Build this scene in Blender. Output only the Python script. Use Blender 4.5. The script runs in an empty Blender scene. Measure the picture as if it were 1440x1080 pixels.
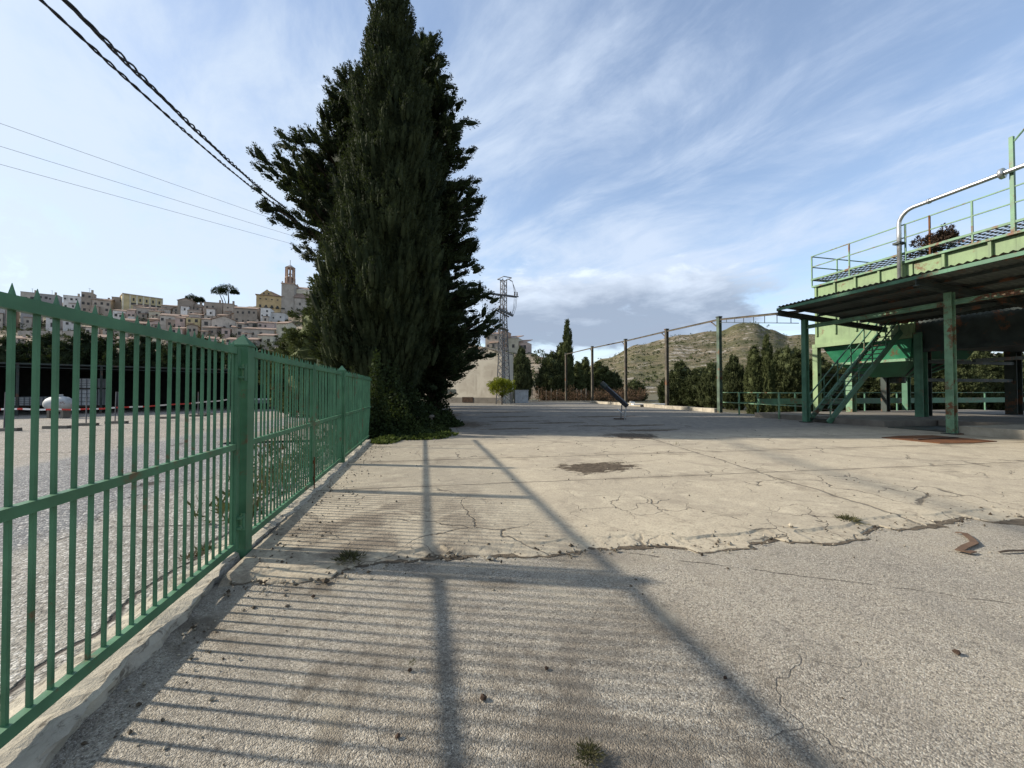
import bpy, math, random
import numpy as np
from mathutils import Vector
R = math.radians
C = bpy.context.scene.collection
sc = bpy.context.scene
rnd = random.Random(7)
# ------------------------------------------------------------------ camera
YAW, F, CX, HZ, CAMZ = R(12.9), 541.0, 720.0, 550.0, 1.55
PIT = math.atan((HZ - 540) / F)
cam_d = bpy.data.cameras.new('camera'); cam = bpy.data.objects.new('camera', cam_d); C.objects.link(cam)
cam.location = (0, 0, CAMZ); cam.rotation_euler = (R(90) + PIT, 0, -YAW)
cam_d.sensor_width = 36; cam_d.lens = F / 1440 * 36; cam_d.clip_start = 0.05; cam_d.clip_end = 6000
sc.camera = cam
# ------------------------------------------------------------------ light
SUN = Vector((-1.70, 0.62, 1.0)).normalized()
SUN_EL = math.asin(SUN.z); SUN_AZ = math.atan2(SUN.x, SUN.y)
sl = bpy.data.lights.new('sun', 'SUN'); sun = bpy.data.objects.new('sun', sl); C.objects.link(sun)
sl.energy = 3.8; sl.angle = R(1.2); sl.color = (1.0, 0.92, 0.80)
sun.rotation_euler = SUN.to_track_quat('Z', 'Y').to_euler(); sun.location = (-30, 10, 30)
sc.view_settings.view_transform = 'Standard'; sc.view_settings.look = 'None'
sc.view_settings.exposure = 1.02; sc.view_settings.gamma = 1.0
# ------------------------------------------------------------------ node helpers
class NT:
    def __init__(s, tree): s.t = tree; s.n = tree.nodes; s.l = tree.links
    def new(s, typ, **kw):
        n = s.n.new(typ)
        for k, v in kw.items():
            setattr(n, k, v)
        return n
    def put(s, sock, v):
        if v is None: return
        if hasattr(v, 'is_output'): s.l.new(v, sock)
        elif isinstance(v, (tuple, list)):
            if sock.type == 'RGBA' and len(v) == 3: v = (*v, 1)
            sock.default_value = v
        else:
            sock.default_value = v
    def math(s, op, a, b=None, c=None, clamp=False):
        n = s.new('ShaderNodeMath', operation=op, use_clamp=clamp)
        s.put(n.inputs[0], a); s.put(n.inputs[1], b); s.put(n.inputs[2], c); return n.outputs[0]
    def mix(s, f, a, b, blend='MIX'):
        n = s.new('ShaderNodeMix', data_type='RGBA', blend_type=blend)
        s.put(n.inputs[0], f); s.put(n.inputs[6], a); s.put(n.inputs[7], b); return n.outputs[2]
    def step(s, v, lo, hi, o0=0.0, o1=1.0):
        n = s.new('ShaderNodeMapRange', interpolation_type='SMOOTHSTEP')
        s.put(n.inputs[0], v); n.inputs[1].default_value = lo; n.inputs[2].default_value = hi
        n.inputs[3].default_value = o0; n.inputs[4].default_value = o1; return n.outputs[0]
    def noise(s, vec, scale, detail=4, rough=0.55, dist=0.0):
        n = s.new('ShaderNodeTexNoise'); s.put(n.inputs['Vector'], vec)
        n.inputs['Scale'].default_value = scale; n.inputs['Detail'].default_value = detail
        n.inputs['Roughness'].default_value = rough; n.inputs['Distortion'].default_value = dist
        return n.outputs['Fac']
    def noisec(s, vec, scale, detail=4):
        n = s.new('ShaderNodeTexNoise'); s.put(n.inputs['Vector'], vec)
        n.inputs['Scale'].default_value = scale; n.inputs['Detail'].default_value = detail
        return n.outputs['Color']
    def vor(s, vec, scale, feature='F1', out='Distance', rand=1.0):
        n = s.new('ShaderNodeTexVoronoi', feature=feature); s.put(n.inputs['Vector'], vec)
        n.inputs['Scale'].default_value = scale; n.inputs['Randomness'].default_value = rand
        return n.outputs[out]
    def vec(s, op, a, b=None):
        n = s.new('ShaderNodeVectorMath', operation=op); s.put(n.inputs[0], a); s.put(n.inputs[1], b)
        return n.outputs[0]
    def xyz(s, v):
        n = s.new('ShaderNodeSeparateXYZ'); s.put(n.inputs[0], v); return n.outputs
    def comb(s, x, y, z):
        n = s.new('ShaderNodeCombineXYZ'); s.put(n.inputs[0], x); s.put(n.inputs[1], y); s.put(n.inputs[2], z); return n.outputs[0]
    def bump(s, h, strength, dist, nrm=None):
        n = s.new('ShaderNodeBump'); s.put(n.inputs['Height'], h); n.inputs['Strength'].default_value = strength
        n.inputs['Distance'].default_value = dist; s.put(n.inputs['Normal'], nrm); return n.outputs[0]
def mat_nt(name):
    m = bpy.data.materials.new(name); m.use_nodes = True
    t = NT(m.node_tree); b = t.n['Principled BSDF']
    return m, t, b
def setb(t, b, col, rough=0.8, spec=0.3, metal=0.0, nrm=None):
    t.put(b.inputs['Base Color'], col); t.put(b.inputs['Roughness'], rough)
    b.inputs['Specular IOR Level'].default_value = spec; b.inputs['Metallic'].default_value = metal
    if nrm is not None: t.put(b.inputs['Normal'], nrm)
def wpos(t): return t.new('ShaderNodeNewGeometry').outputs['Position']
def opos(t): return t.new('ShaderNodeTexCoord').outputs['Object']
def rand_o(t): return t.new('ShaderNodeObjectInfo').outputs['Random']
# ------------------------------------------------------------------ sky
w = bpy.data.worlds.new('World'); sc.world = w; w.use_nodes = True
t = NT(w.node_tree); t.n.clear()
SKYS = 0.115
sky = t.new('ShaderNodeTexSky', sky_type='NISHITA'); sky.sun_disc = False
sky.sun_elevation = SUN_EL; sky.sun_rotation = SUN_AZ
sky.air_density = 1.0; sky.dust_density = 0.6; sky.ozone_density = 1.5
d = t.new('ShaderNodeTexCoord').outputs['Generated']
dx, dy, dz = t.xyz(d)
zc = t.math('ADD', t.math('MAXIMUM', dz, 0.0), 0.16)
px_, py_ = t.math('DIVIDE', dx, zc), t.math('DIVIDE', dy, zc)
SA = R(-27)                                        # heading of the cirrus streaks
sx = t.math('SUBTRACT', t.math('MULTIPLY', px_, math.cos(SA)), t.math('MULTIPLY', py_, math.sin(SA)))
sx = t.math('SUBTRACT', t.math('MULTIPLY', px_, math.cos(SA)), t.math('MULTIPLY', py_, -math.sin(-SA)))
sy = t.math('ADD', t.math('MULTIPLY', px_, math.sin(SA)), t.math('MULTIPLY', py_, math.cos(SA)))
warp = t.noise(t.comb(t.math('MULTIPLY', sx, 0.8), t.math('MULTIPLY', sy, 0.5), 3.0), 1.0, 3)
wv = t.math('MULTIPLY', t.math('SUBTRACT', warp, 0.5), 1.1)
st = t.noise(t.comb(t.math('ADD', t.math('MULTIPLY', sx, 1.5), wv), t.math('MULTIPLY', sy, 0.34), 0.0), 1.25, 7, 0.56, 0.25)
fine = t.noise(t.comb(t.math('ADD', t.math('MULTIPLY', sx, 3.0), wv), t.math('MULTIPLY', sy, 1.0), 9.0), 2.2, 7, 0.62, 0.5)
patch = t.noise(t.comb(t.math('MULTIPLY', px_, 0.55), t.math('MULTIPLY', py_, 0.55), 5.0), 1.0, 4)
cir = t.math('ADD', t.math('MULTIPLY', st, 0.50), t.math('MULTIPLY', fine, 0.30))
cir = t.math('ADD', cir, t.math('MULTIPLY', patch, 0.42))
# thicker veil towards the sun (left of the view)
sdot = t.math('ADD', t.math('MULTIPLY', dx, -0.94), t.math('MULTIPLY', dy, 0.34))
veil = t.step(sdot, -0.75, 1.0)
cir = t.math('ADD', cir, t.math('MULTIPLY', veil, 0.20))
fluff = t.noise(t.comb(t.math('ADD', t.math('MULTIPLY', sx, 1.6), wv), sy, 21.0), 1.5, 8, .64, .35)
cir = t.math('ADD', cir, t.math('MULTIPLY', t.math('SUBTRACT', fluff, .5), .75))
cm = t.step(cir, 0.49, 0.88, 0.16, 1.0)
low = t.step(dz, 0.02, 0.55, 1.0, 0.0)
cm = t.math('ADD', cm, t.math('MULTIPLY', low, 0.16), clamp=True)
ccol = t.mix(veil, (3.0, 3.5, 4.35), (3.25, 3.75, 4.35))
skyc = t.mix(1.0, sky.outputs[0], (1.05, 1.02, 1.0), 'MULTIPLY')
skyc = t.mix(t.step(sdot, .1, .9), skyc, t.mix(1.0, skyc, (.72, .76, .80), 'MULTIPLY'))
col = t.mix(t.math('MULTIPLY', cm, 0.90), skyc, ccol)
# low grey cloud bank towards the gap between the trees and the canopy
az = t.math('ARCTAN2', dx, dy)                      # 0 = +Y
el = t.math('ARCSINE', dz)
cb = t.noise(t.comb(t.math('MULTIPLY', az, 3.2), t.math('MULTIPLY', el, 8.5), 1.3), 1.6, 8, 0.60, 0.25)
env_a = t.math('MULTIPLY', t.step(az, 0.02, 0.28), t.step(az, 0.62, 1.0, 1.0, 0.0))
env_e = t.math('MULTIPLY', t.step(el, 0.06, 0.14), t.step(el, 0.22, 0.36, 1.0, 0.0))
bank = t.math('ADD', cb, t.math('MULTIPLY', t.math('MULTIPLY', env_a, env_e), 0.47))
bm_ = t.step(bank, 0.66, 0.84)
sh = t.math('ADD', t.step(el, 0.15, 0.33), t.math('MULTIPLY', t.math('SUBTRACT', cb, 0.56), 2.2), clamp=True)
bcol = t.mix(sh, (1.55, 1.9, 2.5), (3.9, 4.4, 5.1))
col = t.mix(t.math('MULTIPLY', bm_, 0.9), col, bcol)
bg = t.new('ShaderNodeBackground'); t.put(bg.inputs[0], col); bg.inputs[1].default_value = SKYS
out = t.new('ShaderNodeOutputWorld'); t.l.new(bg.outputs[0], out.inputs[0])

# ------------------------------------------------------------------ placing
def at(px, py, d):
    """point seen at photo pixel (px,py) at horizontal depth d"""
    u, wv_ = (px - CX) / F, (540 - py) / F
    s = d / (math.cos(PIT) - wv_ * math.sin(PIT))
    return Vector((s*u*math.cos(YAW) + d*math.sin(YAW), -s*u*math.sin(YAW) + d*math.cos(YAW),
                   CAMZ + s*(math.sin(PIT) + wv_*math.cos(PIT))))
def xy(px, d):
    p = at(px, HZ, d); return p.x, p.y
def zat(py, d): return at(720, py, d).z
# ------------------------------------------------------------------ mesh helpers
class MB:
    def __init__(s): s.v = []; s.f = []
    def add(s, vs, fs):
        o = len(s.v); s.v += [tuple(v) for v in vs]; s.f += [tuple(o+i for i in f) for f in fs]; return s
    def box(s, x0, x1, y0, y1, z0, z1):
        vs = [(x, y, z) for z in (z0, z1) for y in (y0, y1) for x in (x0, x1)]
        return s.add(vs, [(0,2,3,1),(4,5,7,6),(0,1,5,4),(2,6,7,3),(0,4,6,2),(1,3,7,5)])
    def bar(s, p0, p1, w, h, up=(0,0,1)):
        p0, p1 = Vector(p0), Vector(p1); d = (p1-p0).normalized(); up = Vector(up)
        sd = d.cross(up)
        if sd.length < 1e-4: sd = d.cross(Vector((1,0,0)))
        sd.normalize(); u = sd.cross(d).normalized()
        vs = [p + sd*a*w/2 + u*b*h/2 for p in (p0, p1) for a, b in ((-1,-1),(1,-1),(1,1),(-1,1))]
        return s.add(vs, [(3,2,1,0),(4,5,6,7),(0,1,5,4),(1,2,6,5),(2,3,7,6),(3,0,4,7)])
    def tube(s, pts, r, n=8, caps=True):
        pts = [Vector(p) for p in pts]; rs = r if isinstance(r, (list, tuple)) else [r]*len(pts)
        vs = []; prev = None
        for i, p in enumerate(pts):
            d = (pts[min(i+1, len(pts)-1)] - pts[max(i-1, 0)]).normalized()
            if prev is None:
                a = Vector((0,0,1)) if abs(d.z) < .9 else Vector((1,0,0))
                prev = d.cross(a).normalized()
            sd = (prev - d*prev.dot(d)).normalized(); prev = sd; u = d.cross(sd)
            vs += [p + (sd*math.cos(2*math.pi*k/n) + u*math.sin(2*math.pi*k/n))*rs[i] for k in range(n)]
        fs = [(i*n+k, i*n+(k+1)%n, (i+1)*n+(k+1)%n, (i+1)*n+k) for i in range(len(pts)-1) for k in range(n)]
        if caps: fs += [tuple(range(n))[::-1], tuple((len(pts)-1)*n+k for k in range(n))]
        return s.add(vs, fs)
    def prism(s, poly, z0, z1):
        n = len(poly); vs = [(x, y, z) for z in (z0, z1) for x, y in poly]
        return s.add(vs, [tuple(range(n))[::-1], tuple(range(n, 2*n))] + [(i, (i+1)%n, n+(i+1)%n, n+i) for i in range(n)])
    def lathe(s, c, prof, n=16):
        c = Vector(c)
        vs = [c + Vector((r*math.cos(2*math.pi*k/n), r*math.sin(2*math.pi*k/n), z)) for r, z in prof for k in range(n)]
        m = len(prof)
        fs = [(i*n+k, i*n+(k+1)%n, (i+1)*n+(k+1)%n, (i+1)*n+k) for i in range(m-1) for k in range(n)]
        fs += [tuple(range(n))[::-1], tuple((m-1)*n+k for k in range(n))]
        return s.add(vs, fs)
    def mesh(s, name, mat, off=(0,0,0), smooth=False):
        m = bpy.data.meshes.new(name)
        ox, oy, oz = off
        m.from_pydata([(x-ox, y-oy, z-oz) for x, y, z in s.v], [], s.f); m.update()
        m.materials.append(mat)
        if smooth: m.polygons.foreach_set('use_smooth', [True]*len(m.polygons))
        return m
def tag(o, label=None, cat=None, group=None, kind=None):
    if label: o['label'] = label
    if cat: o['category'] = cat
    if group: o['group'] = group
    if kind: o['kind'] = kind
    return o
WO = {}
def link(name, mesh, parent=None, loc=(0,0,0), rz=0.0):
    o = bpy.data.objects.new(name, mesh); C.objects.link(o); o.location = loc; o.rotation_euler = (0,0,rz)
    if parent is not None: o.parent = parent
    return o
def thing(name, label, cat, loc=(0,0,0), group=None, rz=0.0):
    o = bpy.data.objects.new(name, None); C.objects.link(o); o.location = loc; o.rotation_euler = (0,0,rz)
    o.empty_display_size = .2; WO[o] = Vector(loc)
    return tag(o, label, cat, group)
def part(name, mb, mat, parent, smooth=False):
    """mb in world coordinates (parent unrotated)"""
    off = WO[parent]; o = link(name, mb.mesh(name, mat, off, smooth), parent); WO[o] = off; return o
def solo(name, mb, mat, label=None, cat=None, group=None, kind=None, smooth=False, origin=(0,0,0)):
    o = link(name, mb.mesh(name, mat, origin, smooth), None, origin); WO[o] = Vector(origin); return tag(o, label, cat, group, kind)
def dup(o, parent=None):
    c = o.copy(); C.objects.link(c)
    if parent is not None: c.parent = parent
    for ch in list(o.children): dup(ch, c)
    return c
# ------------------------------------------------------------------ materials
def paint(name, col, rough=0.5, var=0.25, rust=0.0, scale=6.0, streak=0.0):
    m, t, b = mat_nt(name); p = wpos(t)
    n1 = t.noise(p, scale, 5, .6); n2 = t.noise(p, scale*9, 3, .6)
    dk = tuple(c*(1-var) for c in col); lt = tuple(min(1, c*(1+var)+.01) for c in col)
    c = t.mix(t.step(n1, .3, .7), dk, lt)
    if rust > 0:
        rm = t.step(t.math('ADD', t.noise(p, scale*.7, 6, .65), t.math('MULTIPLY', n2, .25)), .74-rust*.2, .86-rust*.2)
        c = t.mix(rm, c, (.13, .055, .025))
    if streak > 0:
        sn = t.noise(t.vec('MULTIPLY', p, (2.2, 2.2, .14)), 2.4, 6, .68)
        c = t.mix(t.math('MULTIPLY', t.step(sn, .50, .70), streak), c, tuple(x*.45+.012 for x in col))
        s2 = t.noise(t.vec('MULTIPLY', t.vec('ADD', p, (5., 9., 0.)), (3.0, 3.0, .10)), 2.0, 6, .7)
        c = t.mix(t.math('MULTIPLY', t.step(s2, .60, .74), streak*.8), c, (.15, .085, .045))
    setb(t, b, c, t.step(n1, .2, .8, rough-.1, rough+.15), .35, 0, t.bump(n2, .12, .004)); return m
def rough_mat(name, col, col2, scale=3.0, bump=.3, bd=.01, rough=.9, fine=40.0):
    m, t, b = mat_nt(name); p = wpos(t)
    n1 = t.noise(p, scale, 6, .6); n2 = t.noise(p, fine, 3, .6)
    c = t.mix(t.step(n1, .3, .7), col, col2); c = t.mix(t.math('MULTIPLY', n2, .35), c, tuple(x*.55 for x in col))
    setb(t, b, c, rough, .2, 0, t.bump(t.math('ADD', n1, n2), bump, bd)); return m
def foliage(name, dark, light, sat=None, tr=.12):
    m, t, b = mat_nt(name); p = opos(t)
    n1 = t.noise(p, .9, 3, .5); n2 = t.noise(p, 5.0, 2, .5)
    f = t.math('ADD', t.math('MULTIPLY', n1, .6), t.math('MULTIPLY', n2, .5))
    c = t.mix(t.step(f, .36, .74), dark, light)
    c = t.mix(t.math('MULTIPLY', rand_o(t), .30), c, tuple(x*.6 for x in dark))
    setb(t, b, c, .8, .08)
    tb = t.new('ShaderNodeBsdfTranslucent'); t.put(tb.inputs[0], t.mix(.5, c, (.10, .14, .02)))
    mx = t.new('ShaderNodeMixShader'); mx.inputs[0].default_value = tr
    t.l.new(b.outputs[0], mx.inputs[1]); t.l.new(tb.outputs[0], mx.inputs[2])
    t.l.new(mx.outputs[0], t.n['Material Output'].inputs[0]); return m
M = {}
M['fence'] = paint('fence_green', (.054, .150, .074), .5, .2, .14, 3.0, .30)
M['steel_green'] = paint('steel_green', (.056, .142, .085), .55, .25, .26, 1.6, .4)
M['post_green'] = paint('post_green', (.060, .088, .060), .55, .35, .3, 1.8)
M['brown_post'] = paint('brown_post', (.070, .060, .042), .65, .4, .25, 1.6)
M['tank_green'] = paint('tank_green', (.165, .235, .115), .6, .16, .14, 1.1, .6)
M['hopper_green'] = paint('hopper_green', (.02, .15, .075), .5, .2, .1, 1.0)
M['dark_steel'] = paint('dark_steel', (.025, .035, .030), .6, .3, .3, 2.0)
M['rail_green'] = paint('rail_green', (.12, .22, .13), .55, .25, .5, 2.5)
M['scrap'] = rough_mat('scrap_brown', (.135, .085, .055), (.09, .055, .035), 6.0, .4, .01, .9)
M['rust'] = rough_mat('rust', (.16, .068, .026), (.085, .036, .018), 2.0, .3, .01, .85)
M['bronze'] = rough_mat('dry_brown', (.07, .045, .03), (.035, .022, .015), 3.0)
M['galv'] = paint('galvanised', (.42, .43, .43), .38, .12, .05, 3.0)
M['galv'].node_tree.nodes['Principled BSDF'].inputs['Metallic'].default_value = .6
M['lattice'] = paint('lattice_steel', (.095, .10, .108), .6, .2, .12, 2.0)
M['chrome'] = paint('silver_pipe', (.48, .48, .47), .32, .08, 0, 3.0)
M['chrome'].node_tree.nodes['Principled BSDF'].inputs['Metallic'].default_value = .85
M['roof_sheet'] = paint('roof_sheet', (.085, .10, .09), .6, .25, .4, 1.2)
M['black'] = paint('black_rubber', (.012, .012, .014), .55, .2, 0, 8.0)
M['cable'] = paint('cable_black', (.010, .011, .014), .5, .1, 0, 8.0)
M['wire'] = paint('wire_grey', (.20, .21, .22), .5, .1, 0, 8.0)
M['white_plastic'] = paint('white_plastic', (.34, .35, .35), .6, .15, .05, 3.0)
M['white_paint'] = paint('white_paint', (.72, .72, .70), .55, .08, .05, 1.0)
M['cream'] = paint('cream_panel', (.46, .44, .30), .6, .1, 0, 1.0)
M['glass_dark'] = paint('dark_opening', (.040, .037, .034), .5, .2, 0, 1.0)
M['conc_pale'] = rough_mat('pale_concrete', (.42, .375, .295), (.27, .24, .185), 2.0, .4, .02, .9, 25)
M['conc_grey'] = rough_mat('grey_concrete', (.20, .18, .15), (.14, .125, .105), 1.6, .4, .02, .9, 25)
M['bark'] = rough_mat('bark', (.075, .055, .04), (.04, .03, .022), 5.0, .6, .03)
M['net'] = paint('shade_net', (.010, .011, .011), .9, .3, 0, 2.0)
M['fol_main'] = foliage('cypress_foliage', (.014, .021, .010), (.055, .066, .029))
M['fol_dark'] = foliage('dark_cypress_foliage', (.014, .021, .011), (.036, .048, .021))
M['fol_far'] = foliage('far_foliage', (.032, .041, .018), (.10, .113, .05))
M['fol_olive'] = foliage('olive_foliage', (.045, .055, .022), (.11, .125, .05))
M['fol_lime'] = foliage('citrus_foliage', (.10, .13, .012), (.33, .33, .03), tr=.3)
M['ivy'] = foliage('ivy_leaves', (.011, .019, .009), (.040, .056, .018), tr=.12)
M['ivy_sun_tint'] = foliage('sun_tinted_ivy_leaves', (.035, .055, .014), (.11, .13, .03), tr=.25)  # paler copy of the ivy, sunlight put into the leaf colour
M['weed'] = foliage('weed', (.05, .05, .025), (.14, .125, .065), tr=.2)
M['dry'] = foliage('dry_twigs', (.075, .045, .028), (.16, .10, .065))
M['pine'] = foliage('pine_needles', (.010, .018, .010), (.026, .038, .018))

# ground ------------------------------------------------------------
def pebble(t, p, s=1.0):
    """exposed aggregate: colour factor and height"""
    wp = t.vec('ADD', p, t.vec('SCALE', t.noisec(p, 30.0, 2)))
    v1 = t.vor(p, 70*s); v2 = t.vor(p, 150*s); n = t.noise(p, 24*s, 5, .65)
    cell = t.new('ShaderNodeTexVoronoi'); t.put(cell.inputs['Vector'], p); cell.inputs['Scale'].default_value = 70*s
    cr = t.xyz(cell.outputs['Color'])[0]
    h = t.math('ADD', t.math('MULTIPLY', t.math('SUBTRACT', 1.0, v1), .9), t.math('MULTIPLY', n, 1.1))
    h = t.math('ADD', h, t.math('MULTIPLY', t.math('SUBTRACT', 1.0, v2), .35))
    return cr, h, n
m, t, b = mat_nt('driveway_concrete'); p = wpos(t); X, Y, Z = t.xyz(p)
cr, h, n = pebble(t, p, 2.0)
big = t.noise(p, .55, 5, .6); mid = t.noise(p, 3.2, 5, .6, .4)
c = t.mix(t.step(big, .32, .68), (.43, .378, .295), (.33, .294, .238))
c = t.mix(t.step(mid, .45, .72), c, (.385, .345, .28))
c = t.mix(t.math('MULTIPLY', t.step(cr, .60, .95), .8), c, (.60, .55, .46))
c = t.mix(t.math('MULTIPLY', t.step(cr, .34, .05), .65), c, (.12, .11, .097))
c = t.mix(t.math('MULTIPLY', t.step(n, .49, .36), .62), c, (.10, .09, .074))
pt = t.noise(p, 11, 6, .72)
c = t.mix(t.math('MULTIPLY', t.step(pt, .45, .34), .6), c, (.14, .122, .098))
wr = t.noise(t.vec('MULTIPLY', p, (1.3, .35, 1)), 1.1, 6, .66, .4)
c = t.mix(t.math('MULTIPLY', t.step(wr, .50, .66), .45), c, (.225, .205, .175))
dst = t.math('MULTIPLY', t.step(Y, 2.3, 3.6), t.step(t.noise(p, 2.4, 6, .7), .40, .62))
c = t.mix(t.math('MULTIPLY', dst, .5), c, (.44, .385, .295)); h = t.math('ADD', h, t.math('MULTIPLY', pt, 1.3))
# damp brown stain patches and fine cracks
stn = t.math('MULTIPLY', t.step(t.noise(p, .9, 5, .62, .6), .50, .66), t.step(X, 2.8, .2))
c = t.mix(t.math('MULTIPLY', stn, .85), c, (.125, .102, .075))
st4 = t.math('MULTIPLY', t.math('MULTIPLY', t.step(Y, 3.0, 1.9), t.math('MULTIPLY', t.step(X, -.5, .3), t.step(X, 2.4, 1.2))), t.step(t.noise(p, 2.0, 6, .7, .6), .38, .58))
c = t.mix(t.math('MULTIPLY', st4, .6), c, (.135, .11, .082))
st2 = t.math('MULTIPLY', t.step(t.noise(p, 2.1, 6, .66, .8), .54, .68), t.step(X, 3.6, .4))
c = t.mix(t.math('MULTIPLY', st2, .5), c, (.15, .125, .095))
st3 = t.step(t.noise(t.vec('ADD', p, (31., 7., 0.)), 1.4, 5, .6, .5), .60, .72)
c = t.mix(t.math('MULTIPLY', st3, .55), c, (.46, .405, .31))
ce = t.vor(t.vec('ADD', p, t.vec('MULTIPLY', t.noisec(p, 2.0, 4), (.5, .5, 0))), .42, 'DISTANCE_TO_EDGE')
ck = t.math('MULTIPLY', t.step(ce, .0022, .0), t.step(t.noise(p, .5, 2), .44, .56))
c = t.mix(t.math('MULTIPLY', ck, .6), c, (.12, .105, .09))
lc = t.math('ADD', t.math('MULTIPLY', X, .74), t.math('MULTIPLY', Y, .67)); wob = t.math('MULTIPLY', t.math('SUBTRACT', t.noise(p, 1.6, 6, .7), .5), .5)
lk = t.math('MULTIPLY', t.step(t.math('ABSOLUTE', t.math('ADD', t.math('SUBTRACT', t.math('ADD', Y, t.math('MULTIPLY', X, .62)), 4.55), t.math('MULTIPLY', wob, .5))), .013, .003), t.step(t.noise(p, 2.3, 3), .44, .52))
ck = t.math('MAXIMUM', ck, lk); c = t.mix(t.math('MULTIPLY', lk, .8), c, (.07, .06, .05))
hh = t.math('SUBTRACT', h, t.math('MULTIPLY', ck, 1.0))
setb(t, b, c, .9, .15, 0, t.bump(hh, 1.0, .013)); M['drive'] = m

m, t, b = mat_nt('slab_concrete'); p = wpos(t); X, Y, Z = t.xyz(p)
big = t.noise(p, .45, 5, .6); mid = t.noise(p, 2.6, 6, .62, .4); fine = t.noise(p, 38, 4, .65)
c = t.mix(t.step(big, .30, .70), (.40, .342, .248), (.325, .28, .208))
c = t.mix(t.step(mid, .46, .74), c, (.445, .385, .28))
mot = t.noise(p, 1.0, 8, .72, .7)
c = t.mix(t.math('MULTIPLY', t.step(mot, .50, .66), .55), c, (.215, .18, .135))
mo2 = t.noise(t.vec('ADD', p, (11., 3., 0.)), 7.0, 5, .7, .3)
c = t.mix(t.math('MULTIPLY', t.step(mo2, .54, .68), .35), c, (.20, .17, .125))
far = t.step(Y, 10.5, 14.0)  # darker concrete beyond, deepening the tree shade by colour
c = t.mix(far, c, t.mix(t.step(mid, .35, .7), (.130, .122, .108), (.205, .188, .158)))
brush = t.noise(t.comb(t.math('MULTIPLY', X, 2.0), t.math('MULTIPLY', Y, 26.0), 0.0), 1.0, 4, .6)
c = t.mix(t.math('MULTIPLY', t.step(brush, .52, .72), .35), c, (.30, .26, .195))
c = t.mix(t.math('MULTIPLY', t.step(fine, .52, .36), .5), c, (.19, .16, .12))
# brown worn area near the fence
wn = t.math('MULTIPLY', t.math('MULTIPLY', t.step(X, 1.9, -.4), t.step(Y, 6.6, 4.6)), t.step(t.noise(p, 1.3, 5, .65, .8), .40, .62))
c = t.mix(t.math('MULTIPLY', wn, .85), c, (.125, .10, .074))
def line(v, at_, wdt, amp, sc_=1.2):
    wob = t.math('MULTIPLY', t.math('SUBTRACT', t.noise(p, sc_, 5, .65), .5), amp)
    return t.step(t.math('ABSOLUTE', t.math('SUBTRACT', t.math('ADD', v, wob), at_)), wdt, wdt*.3)
yj = t.math('ADD', Y, t.math('MULTIPLY', X, .055))
jl = line(yj, 6.25, .022, .10)
for a_, w_ in ((8.6, .035), (10.95, .03), (14.2, .03), (18.6, .03), (23.5, .035), (29.0, .04), (36, .05)):
    jl = t.math('MAXIMUM', jl, line(yj, a_, w_, .12))
jx = line(t.math('ADD', X, t.math('MULTIPLY', Y, -.19)), 4.95, .035, .30)
jl = t.math('MAXIMUM', jl, t.math('MULTIPLY', jx, .8))
jd = t.math('MULTIPLY', line(yj, 6.25, .22, .5, 2.0), t.step(t.noise(p, 1.6, 5, .7), .45, .65))
jd = t.math('MAXIMUM', jd, t.math('MULTIPLY', line(yj, 8.6, .4, .8, 2.0), t.step(t.noise(p, 1.6, 5, .7), .42, .65)))
jd = t.math('MAXIMUM', jd, t.math('MULTIPLY', line(t.math('ADD', X, t.math('MULTIPLY', Y, -.19)), 4.95, .35, .8, 2.0), t.step(t.noise(p, 1.9, 5, .7), .46, .65)))
c = t.mix(t.math('MULTIPLY', jd, .55), c, (.17, .14, .10))
jx2 = t.math('MULTIPLY', line(t.math('ADD', X, t.math('MULTIPLY', Y, -.02)), .95, .03, .5), t.step(Y, 12.0, 16.0))
jl = t.math('MAXIMUM', jl, jx2)
wpv = t.vec('ADD', p, t.vec('MULTIPLY', t.noisec(p, 1.1, 5), (1.1, 1.1, 0)))
ce = t.vor(wpv, .75, 'DISTANCE_TO_EDGE'); ce2 = t.vor(wpv, 1.9, 'DISTANCE_TO_EDGE')
ckm = t.step(t.noise(p, .33, 3), .46, .56)
ck = t.math('MULTIPLY', t.step(ce, .010, .001), ckm)
ckm2 = t.math('MULTIPLY', t.step(Y, 6.6, 4.2), t.step(t.noise(p, .5, 3), .47, .57))
ck = t.math('MAXIMUM', ck, t.math('MULTIPLY', t.step(ce2, .014, .002), ckm2))
crk = t.math('MAXIMUM', jl, ck)
c = t.mix(t.math('MULTIPLY', crk, .85), c, (.07, .057, .042))
gap = t.step(Y, 4.7, 3.75)                        # rubbly front lip
c = t.mix(t.math('MULTIPLY', t.math('MULTIPLY', gap, .7), t.step(t.noise(p, 5, 7, .72, .5), .54, .66)), c, (.20, .165, .12))
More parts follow.
